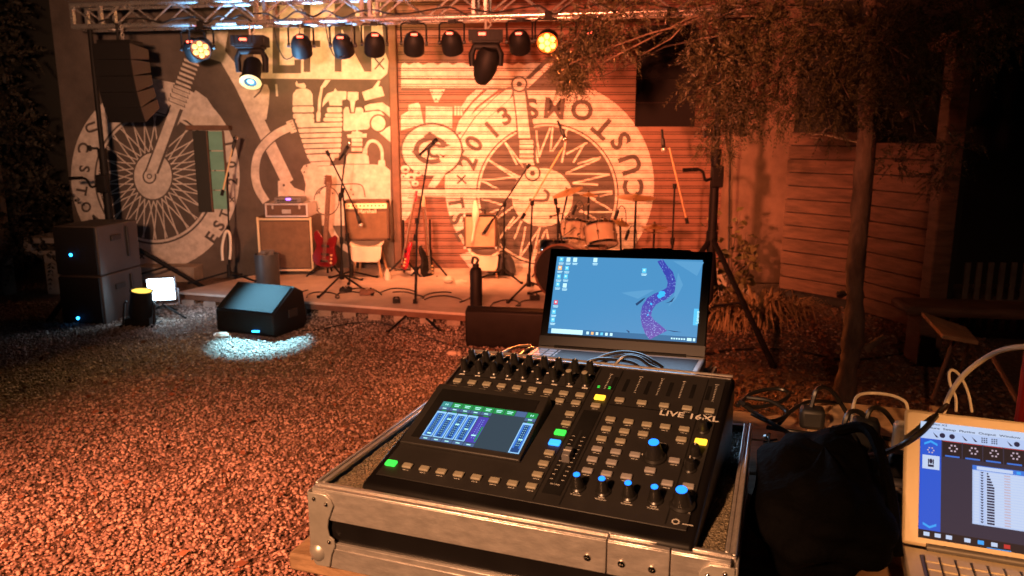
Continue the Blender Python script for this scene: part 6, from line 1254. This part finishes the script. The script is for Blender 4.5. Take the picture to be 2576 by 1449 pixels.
rp = D(2585, 960, 2.2); t = thing('red_chair', 'red chair back just inside the right picture edge', 'chair', (rp[0], 2.2, 0)); bk = MB()
bk.box(rp[0] - .022, rp[0] + .02, 2.18, 2.21, .0, rp[2] + .1); bk.build('leg', 'red_paint', t, bevel=.008); MB().box(rp[0] + .021, rp[0] + .4, 2.185, 2.205, rp[2] - .15, rp[2] + .09).build('backrest', 'red_paint', t, bevel=.008)
MB().box(rp[0] - .02, rp[0] + .42, 1.8, 2.17, .42, .45).build('seat', 'red_paint', t, bevel=.01)
for xx, yy in ((rp[0] + .4, 2.19), (rp[0], 1.83), (rp[0] + .39, 1.83)): MB().box(xx - .018, xx + .018, yy - .018, yy + .018, 0, .419 if yy < 2 else rp[2] + .1).build('leg', 'red_paint', t, bevel=.004)
# ------------------------------------------------------------------ gravel, litter
def pebbles(n, area, s0, s1, z=0.004):
    t = (1 + 5 ** .5) / 2
    ico = np.array([(-1, t, 0), (1, t, 0), (-1, -t, 0), (1, -t, 0), (0, -1, t), (0, 1, t), (0, -1, -t), (0, 1, -t), (t, 0, -1), (t, 0, 1), (-t, 0, -1), (-t, 0, 1)]) / math.sqrt(1 + t * t)
    fc = np.array([(0, 11, 5), (0, 5, 1), (0, 1, 7), (0, 7, 10), (0, 10, 11), (1, 5, 9), (5, 11, 4), (11, 10, 2), (10, 7, 6), (7, 1, 8), (3, 9, 4), (3, 4, 2), (3, 2, 6), (3, 6, 8), (3, 8, 9), (4, 9, 5), (2, 4, 11), (6, 2, 10), (8, 6, 7), (9, 8, 1)])
    x, y = area(n); n = len(x); s = s0 + (s1 - s0) * RNG.random(n) ** 2
    sc = np.stack([s * RNG.uniform(.8, 1.35, n), s * RNG.uniform(.65, 1.0, n), s * RNG.uniform(.4, .75, n)], 1)
    v = ico[None] * (1 + RNG.uniform(-.22, .22, (n, 12, 1))) * sc[:, None]
    a = RNG.uniform(0, 6.283, n); b = RNG.uniform(-.7, .7, n); ca, sa, cb, sb_ = np.cos(a), np.sin(a), np.cos(b), np.sin(b)
    vy = v[..., 1] * cb[:, None] - v[..., 2] * sb_[:, None]; vz = v[..., 1] * sb_[:, None] + v[..., 2] * cb[:, None]
    vx = v[..., 0] * ca[:, None] - vy * sa[:, None]; vy = v[..., 0] * sa[:, None] + vy * ca[:, None]
    V = np.stack([vx + x[:, None], vy + y[:, None], vz + (z + RNG.random(n) * s * .9)[:, None]], 2).reshape(-1, 3)
    return V, (fc[None] + 12 * np.arange(n)[:, None, None]).reshape(-1, 3), np.repeat(RNG.integers(0, 3, n), 20)
M['peb_a'] = mat('peb_a', (.28, .235, .205), .75, var=.45, scale=1.6); M['peb_b'] = mat('peb_b', (.16, .135, .12), .8, var=.4, scale=1.1); M['peb_c'] = mat('peb_c', (.42, .37, .33), .7, var=.4, scale=2.1)
def near(n):
    y = 2.2 + 2.9 * RNG.random(n); x = -(y * .78) + RNG.random(n) * (y * .78 + 1.3); return x, y
def far(n):
    y = 5.0 + 2.6 * RNG.random(n); x = -5.2 + 6.6 * RNG.random(n); return x, y
Va, Fa, ma = pebbles(62000, near, .0038, .0125); Vb, Fb, mb_ = pebbles(42000, far, .005, .0125)
g = raw_mesh('gravel', np.concatenate([Va, Vb]), np.concatenate([Fa, Fb + len(Va)]), ['peb_a', 'peb_b', 'peb_c'], mi=np.concatenate([ma, mb_])); tag(g, 'loose crushed stone covering the yard', 'gravel', None, 'stuff')
def cards(c, d, L, Wd, curl=0.0):     # leaf blades: centre, direction, length, width -> kite quads
    n = len(c); d = d / np.linalg.norm(d, axis=1, keepdims=True); r = RNG.normal(size=(n, 3)); s = np.cross(d, r); s /= np.linalg.norm(s, axis=1, keepdims=True) + 1e-9
    L = np.broadcast_to(np.asarray(L, float), (n,))[:, None]; Wd = np.broadcast_to(np.asarray(Wd, float), (n,))[:, None]; up = np.cross(s, d) * L * .12
    V = np.stack([c, c + d * L * .45 + s * Wd + up, c + d * L, c + d * L * .45 - s * Wd + up], 1).reshape(-1, 3); return V, np.arange(4 * n).reshape(n, 4)
M['litter'] = mat('litter', (.17, .09, .05), .8, var=.5, scale=3)
n = 5200; y = 3.2 + 4.2 * RNG.random(n); x = .9 + RNG.random(n) * (y * .5); c = np.stack([x, y, .006 + .012 * RNG.random(n)], 1); d = np.stack([RNG.normal(size=n), RNG.normal(size=n), RNG.normal(size=n) * .25], 1)
m_ = 420; yy = 2.4 + 4.6 * RNG.random(m_); c = np.concatenate([c, np.stack([-(yy * .75) + RNG.random(m_) * yy * .85, yy, .02 + .01 * RNG.random(m_)], 1)]); d = np.concatenate([d, np.stack([RNG.normal(size=m_), RNG.normal(size=m_), RNG.normal(size=m_) * .2], 1)]); n += m_
V, Fq = cards(c, d, RNG.uniform(.02, .06, n), RNG.uniform(.006, .016, n)); tag(raw_mesh('leaves', V, Fq, 'litter'), 'dead leaves strewn over the dirt and gravel', 'leaves', None, 'stuff')
Vb, Fb, mb_ = pebbles(5000, lambda n: (lambda yy: (.9 + RNG.random(n) * yy * .5, yy))(3.2 + 4.3 * RNG.random(n)), .006, .016); tag(raw_mesh('rubble', Vb, Fb, ['peb_b', 'ground', 'peb_a'], mi=mb_), 'scattered small stones in the dirt on the right', 'rubble', None, 'stuff')
o = G(560, 848); tag(MB().sphere(o + [0, 0, .02], .05, 8, sq=(1.6, 1, .5)).build('rag', 'chair', smooth=20), 'white crumpled rag on the gravel by the floor monitor', 'rag')
o = G(1138, 895); tag(MB().sphere(o + [0, 0, .02], .035, 8, sq=(1.4, 1, .7)).sphere(o + [.05, .01, .012], .022, 7).build('paper_ball', 'chair', smooth=20), 'small pale crumpled paper on the gravel left of the console', 'paper')

# ------------------------------------------------------------------ trees
def sprays(centres, radii, per, blade, droop=.5, seed=0):   # each clump holds twigs, each twig a two-sided comb of scale-like blades
    C, Dv, Ls = [], [], []
    for c, r, k in zip(centres, radii, per):
        for _ in range(k):
            a = RNG.normal(size=3); a /= np.linalg.norm(a); p = c + a * r * RNG.random() ** .5 * np.array([1, 1, .85]); t = a * .8 + RNG.normal(size=3) * .5 + np.array([0, 0, -droop]); t /= np.linalg.norm(t); ln = blade * RNG.uniform(2.2, 4.2)
            s = np.cross(t, RNG.normal(size=3)); s /= np.linalg.norm(s) + 1e-9
            for j in range(7):
                f = j / 6; q = p + t * ln * f + np.array([0, 0, -.25 * ln * f * f])
                for sg in (-1, 1): C.append(q); Dv.append(t * .8 + s * sg * .75 * (1 - .5 * f) + RNG.normal(size=3) * .12); Ls.append(blade * (1.1 - .5 * f))
    return np.array(C), np.array(Dv), np.array(Ls)
def limb(m, a, b, r0, r1, sag=.1, n=6):
    a, b = np.asarray(a, float), np.asarray(b, float); P = [a + (b - a) * t + np.array([RNG.normal() * .03, RNG.normal() * .03, sag * math.sin(math.pi * t)]) for t in np.linspace(0, 1, n)]
    m.tube(P, list(np.linspace(r0, r1, n)), 7)
# big conifer on the right
tb = G(2122, 1012); tree = thing('conifer_tree', 'tall conifer with drooping sprays and a rough trunk right of the laptop', 'tree', tb)
tk = MB(); pts = []; rad = []
for v, u, w in ((1012, 2120, 25), (960, 2128, 22), (900, 2138, 20), (840, 2147, 23), (760, 2150, 18), (700, 2150, 17), (600, 2158, 17), (500, 2165, 17), (400, 2172, 17), (300, 2178, 16), (150, 2185, 14), (0, 2190, 13)):
    p = D(u, v, tb[1] + .02 * RNG.normal()); pts.append(p); rad.append(w * 2 / 1900 * 4.7 * .58)
for z in (3.6, 4.2, 5.0): pts.append(np.array([pts[-1][0] + .03, pts[-1][1], z])); rad.append(rad[-1] * .75)
pts[0][2] = -.02; pp = smoothpath(pts, 4); rr = np.interp(np.linspace(0, 1, len(pp)), np.linspace(0, 1, len(rad)), rad); rr = [r * (1 + .07 * math.sin(i * 1.9) + .05 * math.sin(i * .7)) for i, r in enumerate(rr)]
tk.tube(pp, rr, 14); p = D(2134, 748, tb[1] - .08); tk.tube([p + [0, .1, 0], p + [-.08, -.03, .03]], [.03, .012], 8); p = D(2175, 880, tb[1]); tk.tube([p, p + [.1, -.03, .1]], [.03, .012], 8)
tk.v = [(x + RNG.normal() * .0035, y + RNG.normal() * .0035, z) for x, y, z in tk.v]; tk.build('trunk', 'bark', tree, smooth=60)
CL = []   # crown clumps given by where the photo shows foliage: column, row, distance, radius, twigs
spec = [(1440, 165, 4.6, .09, 26), (1425, 195, 4.6, .08, 20), (1452, 205, 4.6, .07, 16), (1470, 120, 4.6, .14, 34), (1500, 60, 4.6, .2, 46), (1560, 110, 4.7, .1, 22), (1545, 30, 4.8, .22, 50), (1610, 15, 4.5, .2, 34), (1600, 140, 4.6, .05, 6), (1405, 150, 6.2, .1, 20), (1432, 172, 6.2, .14, 34), (1450, 205, 6.1, .1, 18), (1445, 228, 6.1, .05, 8), (1490, 130, 5.8, .16, 24),
        (1780, 60, 4.3, .22, 44), (1785, 150, 4.3, .12, 18), (1752, 190, 4.3, .06, 6), (1722, 222, 4.25, .04, 5), (1790, 230, 4.4, .13, 24), (1830, 160, 4.3, .22, 46), (1850, 250, 4.4, .16, 34), (1800, 300, 4.4, .09, 12), (1860, 290, 4.4, .13, 22), (1830, 330, 4.5, .07, 8), (1780, 370, 5.2, .09, 14), (1830, 380, 5.2, .07, 10),
        (1900, 60, 4.4, .3, 70), (1930, 180, 4.4, .25, 50), (1960, 270, 4.5, .18, 30), (1900, 310, 4.5, .09, 10), (2000, 100, 4.4, .3, 66), (2050, 210, 4.4, .22, 40), (2020, 290, 4.5, .1, 10), (2110, 120, 4.3, .28, 56), (2120, 250, 4.3, .2, 30), (2200, 60, 4.3, .3, 60), (2260, 150, 4.2, .25, 44), (2290, 205, 4.2, .16, 26), (2340, 225, 4.2, .12, 18), (2240, 260, 4.3, .16, 20), (2300, 340, 4.4, .12, 14),
        (2340, 60, 4.2, .3, 60), (2420, 30, 4.1, .28, 54), (2480, 110, 4.1, .18, 24), (2530, 40, 4.1, .26, 44), (2400, 370, 4.6, .14, 16), (2360, 440, 4.8, .12, 12), (2250, 400, 4.6, .1, 10), (2080, 330, 4.6, .1, 8)]
cen, rad_, per = [], [], []
for u, v, y, r, k in spec: cen.append(D(u, v, y)); rad_.append(r); per.append(int(k * (1.5 if u < 1560 else .9 if u < 1780 else 1.7)))
for k in range(60):
    a = RNG.uniform(0, 6.283); rr_ = RNG.uniform(.2, 1.9); z = RNG.uniform(3.3, 4.9); cen.append(np.array([tb[0] + rr_ * math.cos(a) * (1 - .2 * (z - 3)), tb[1] + rr_ * math.sin(a) * (1 - .2 * (z - 3)), z])); rad_.append(.32); per.append(34)
C, Dv, Ls = sprays(cen, rad_, [int(q * 1.5) for q in per], .027, .3); V, Fq = cards(C, Dv, Ls * RNG.uniform(.8, 1.4, len(Ls)), Ls * .14)
o = raw_mesh('crown', V - tb, Fq, 'leaf'); o.parent = tree; WLOC[o] = tb
lb = MB()
for c, r in list(zip(cen, rad_))[:56:2]:
    z0 = min(4.6, max(2.2, c[2] + RNG.uniform(.1, .6))); i = int(np.argmin([abs(q[2] - z0) for q in pp])); limb(lb, pp[i], c, .011, .003, .2, 9)
each(lb, 'limb', 'bark', tree)
# dark conifers at the left
for k, (x, y, w, h, lab, kk) in enumerate([(-5.5, 8.05, .52, 3.7, 'dark conifer hedge tree nearest the painted wall', 330), (-6.3, 7.9, .75, 3.9, 'second dark conifer from the painted wall', 300), (-6.2, 9.3, .7, 4.2, 'dark conifer behind the stone table', 240), (-7.2, 8.8, .9, 4.0, 'outermost dark conifer at the left picture edge', 220)]):
    o0 = np.array([x, y, 0.]); t = thing('dark_conifer', lab, 'tree', o0, 'dark conifers along the left side'); m = MB(); m.tube([o0, o0 + [.03, .02, h * .5], o0 + [0, 0, h]], [.1, .07, .015], 9); m.build('trunk', 'bark', t)
    cen, rr_, per = [], [], []
    for j in range(kk // 4):
        z = .35 + (h - .35) * RNG.random(); a = RNG.uniform(0, 6.283); q = w * (1 - .55 * (z / h) ** 1.5) * RNG.random() ** .4; cen.append(o0 + [q * math.cos(a), q * math.sin(a), z]); rr_.append(.2); per.append(12)
    C, Dv, Ls = sprays(cen, rr_, per, .055, -.2); V, Fq = cards(C, Dv, Ls, Ls * .3); c = raw_mesh('crown', V - o0, Fq, 'leaf_dark'); c.parent = t; WLOC[c] = o0

# ------------------------------------------------------------------ plants at the pillar foot
def blades(o, n, L, wd, spread, m, name, parent, base=.1):
    V, Fq = [], []
    for k in range(n):
        a = RNG.uniform(0, 6.283); b = o + np.array([math.cos(a), math.sin(a), 0]) * base * RNG.random(); ln = L * RNG.uniform(.6, 1.15); out = np.array([math.cos(a), math.sin(a), 0]) * spread * RNG.uniform(.3, 1.1); s = np.array([-math.sin(a), math.cos(a), 0]) * wd; k0 = len(V)
        for j in range(7):
            t = j / 6; p = b + out * ln * t ** 1.3 + np.array([0, 0, ln * (1.25 * t - 1.15 * t * t * RNG.uniform(.85, 1.2))]); p[2] = max(p[2], .01); ww = s * (1 - t ** 2) * (1 if j else .5); V += [p - ww, p + ww]
        Fq += [[k0 + 2 * j, k0 + 2 * j + 1, k0 + 2 * j + 3, k0 + 2 * j + 2] for j in range(6)]
    c = raw_mesh(name, np.array(V) - WLOC[parent], np.array(Fq), m); c.parent = parent; WLOC[c] = WLOC[parent]; return c
for k, (u, v, n_, L, sc, lab) in enumerate([(1905, 822, 150, .8, .75, 'large straw coloured spider plant at the foot of the pillar'), (1830, 826, 110, .6, .7, 'smaller spider plant beside the winch stand leg'), (1975, 800, 60, .5, .8, 'spider plant clump nearest the plank wall')]):
    o = G(u, v); t = thing('spider_plant', lab, 'plant', o, 'spider plants by the pillar'); blades(o, n_, L, .012, sc, 'straw', 'leaves', t, .16)
o = G(1822, 800); t = thing('leafy_shrub', 'broad leaved shrub growing up the left side of the pillar', 'shrub', o); sm = MB(); C, Dv = [], []
for k in range(9):
    tip = o + np.array([RNG.uniform(-.25, .3), RNG.uniform(-.1, .4), RNG.uniform(.5, .98)]); P = [o, (o + tip) / 2 + [RNG.normal() * .05, 0, .08], tip]; sm.tube(smoothpath(P, 4), .006, 5)
    for j in range(22): f = RNG.random() ** .7; C.append(o * (1 - f) + tip * f + RNG.normal(size=3) * .05); Dv.append(np.array([RNG.normal(), RNG.normal() - .4, RNG.normal() * .5 - .2]))
sm.build('stem', 'bark', t); V, Fq = cards(np.array(C), np.array(Dv), RNG.uniform(.06, .12, len(C)), .032); c = raw_mesh('foliage', V - o, Fq, 'shrubleaf'); c.parent = t; WLOC[c] = o

# ------------------------------------------------------------------ porch at the right
pb = G(2336, 890); pt = D(2395, 105, 5.7)[2]; po = thing('porch', 'dark timber porch frame at the right edge', 'porch', pb)
MB().box(pb[0] - .07, pb[0] + .07, 5.66, 5.8, 0, pt).build('post', 'oldwood', po, bevel=.01)
MB().tube([D(2355, 112, 5.7), D(2425, 85, 5.2), D(2520, 40, 4.6)], .06, 8).build('beam', 'oldwood', po); MB().tube([D(2268, 288, 5.75), D(2345, 250, 5.7)], .035, 8).build('brace', 'oldwood', po)
MB().box(pb[0] - .1, 8.5, 8.6, 8.7, 0, 4).build('rear_wall', 'dark_gap', po)
s0 = D(2425, 660, 6.4); s1 = D(2425, 775, 6.4); sl = thing('picket_fence', 'dim pale picket panel behind the bench', 'fence', (s0[0], 6.4, s1[2])); 
for k in range(10): x = s0[0] + .015 + k * .1; MB().box(x, x + .045, 6.39, 6.41, max(0, s1[2] - .2), s0[2]).build('picket', 'slats', sl, bevel=.004)
MB().box(s0[0], s0[0] + 1.05, 6.415, 6.44, s1[2] + .02, s1[2] + .07).build('rail', 'slats', sl)
a = G(2283, 772, .46); be = thing('bench', 'long rounded timber bench running off the right edge', 'bench', (a[0], a[1], 0)); f = Fr(a, (1, -.16, 0), (.16, 1, 0)); f = Fr(a, f.X, f.Y)
MB().box(0, 2.2, 0, .38, -.075, 0, f).build('seat', 'oldwood', be, bevel=.03)
for x in (.12, 1.9): MB().box(x, x + .12, .05, .33, -.46, -.077, f).build('leg', 'oldwood', be, bevel=.01)
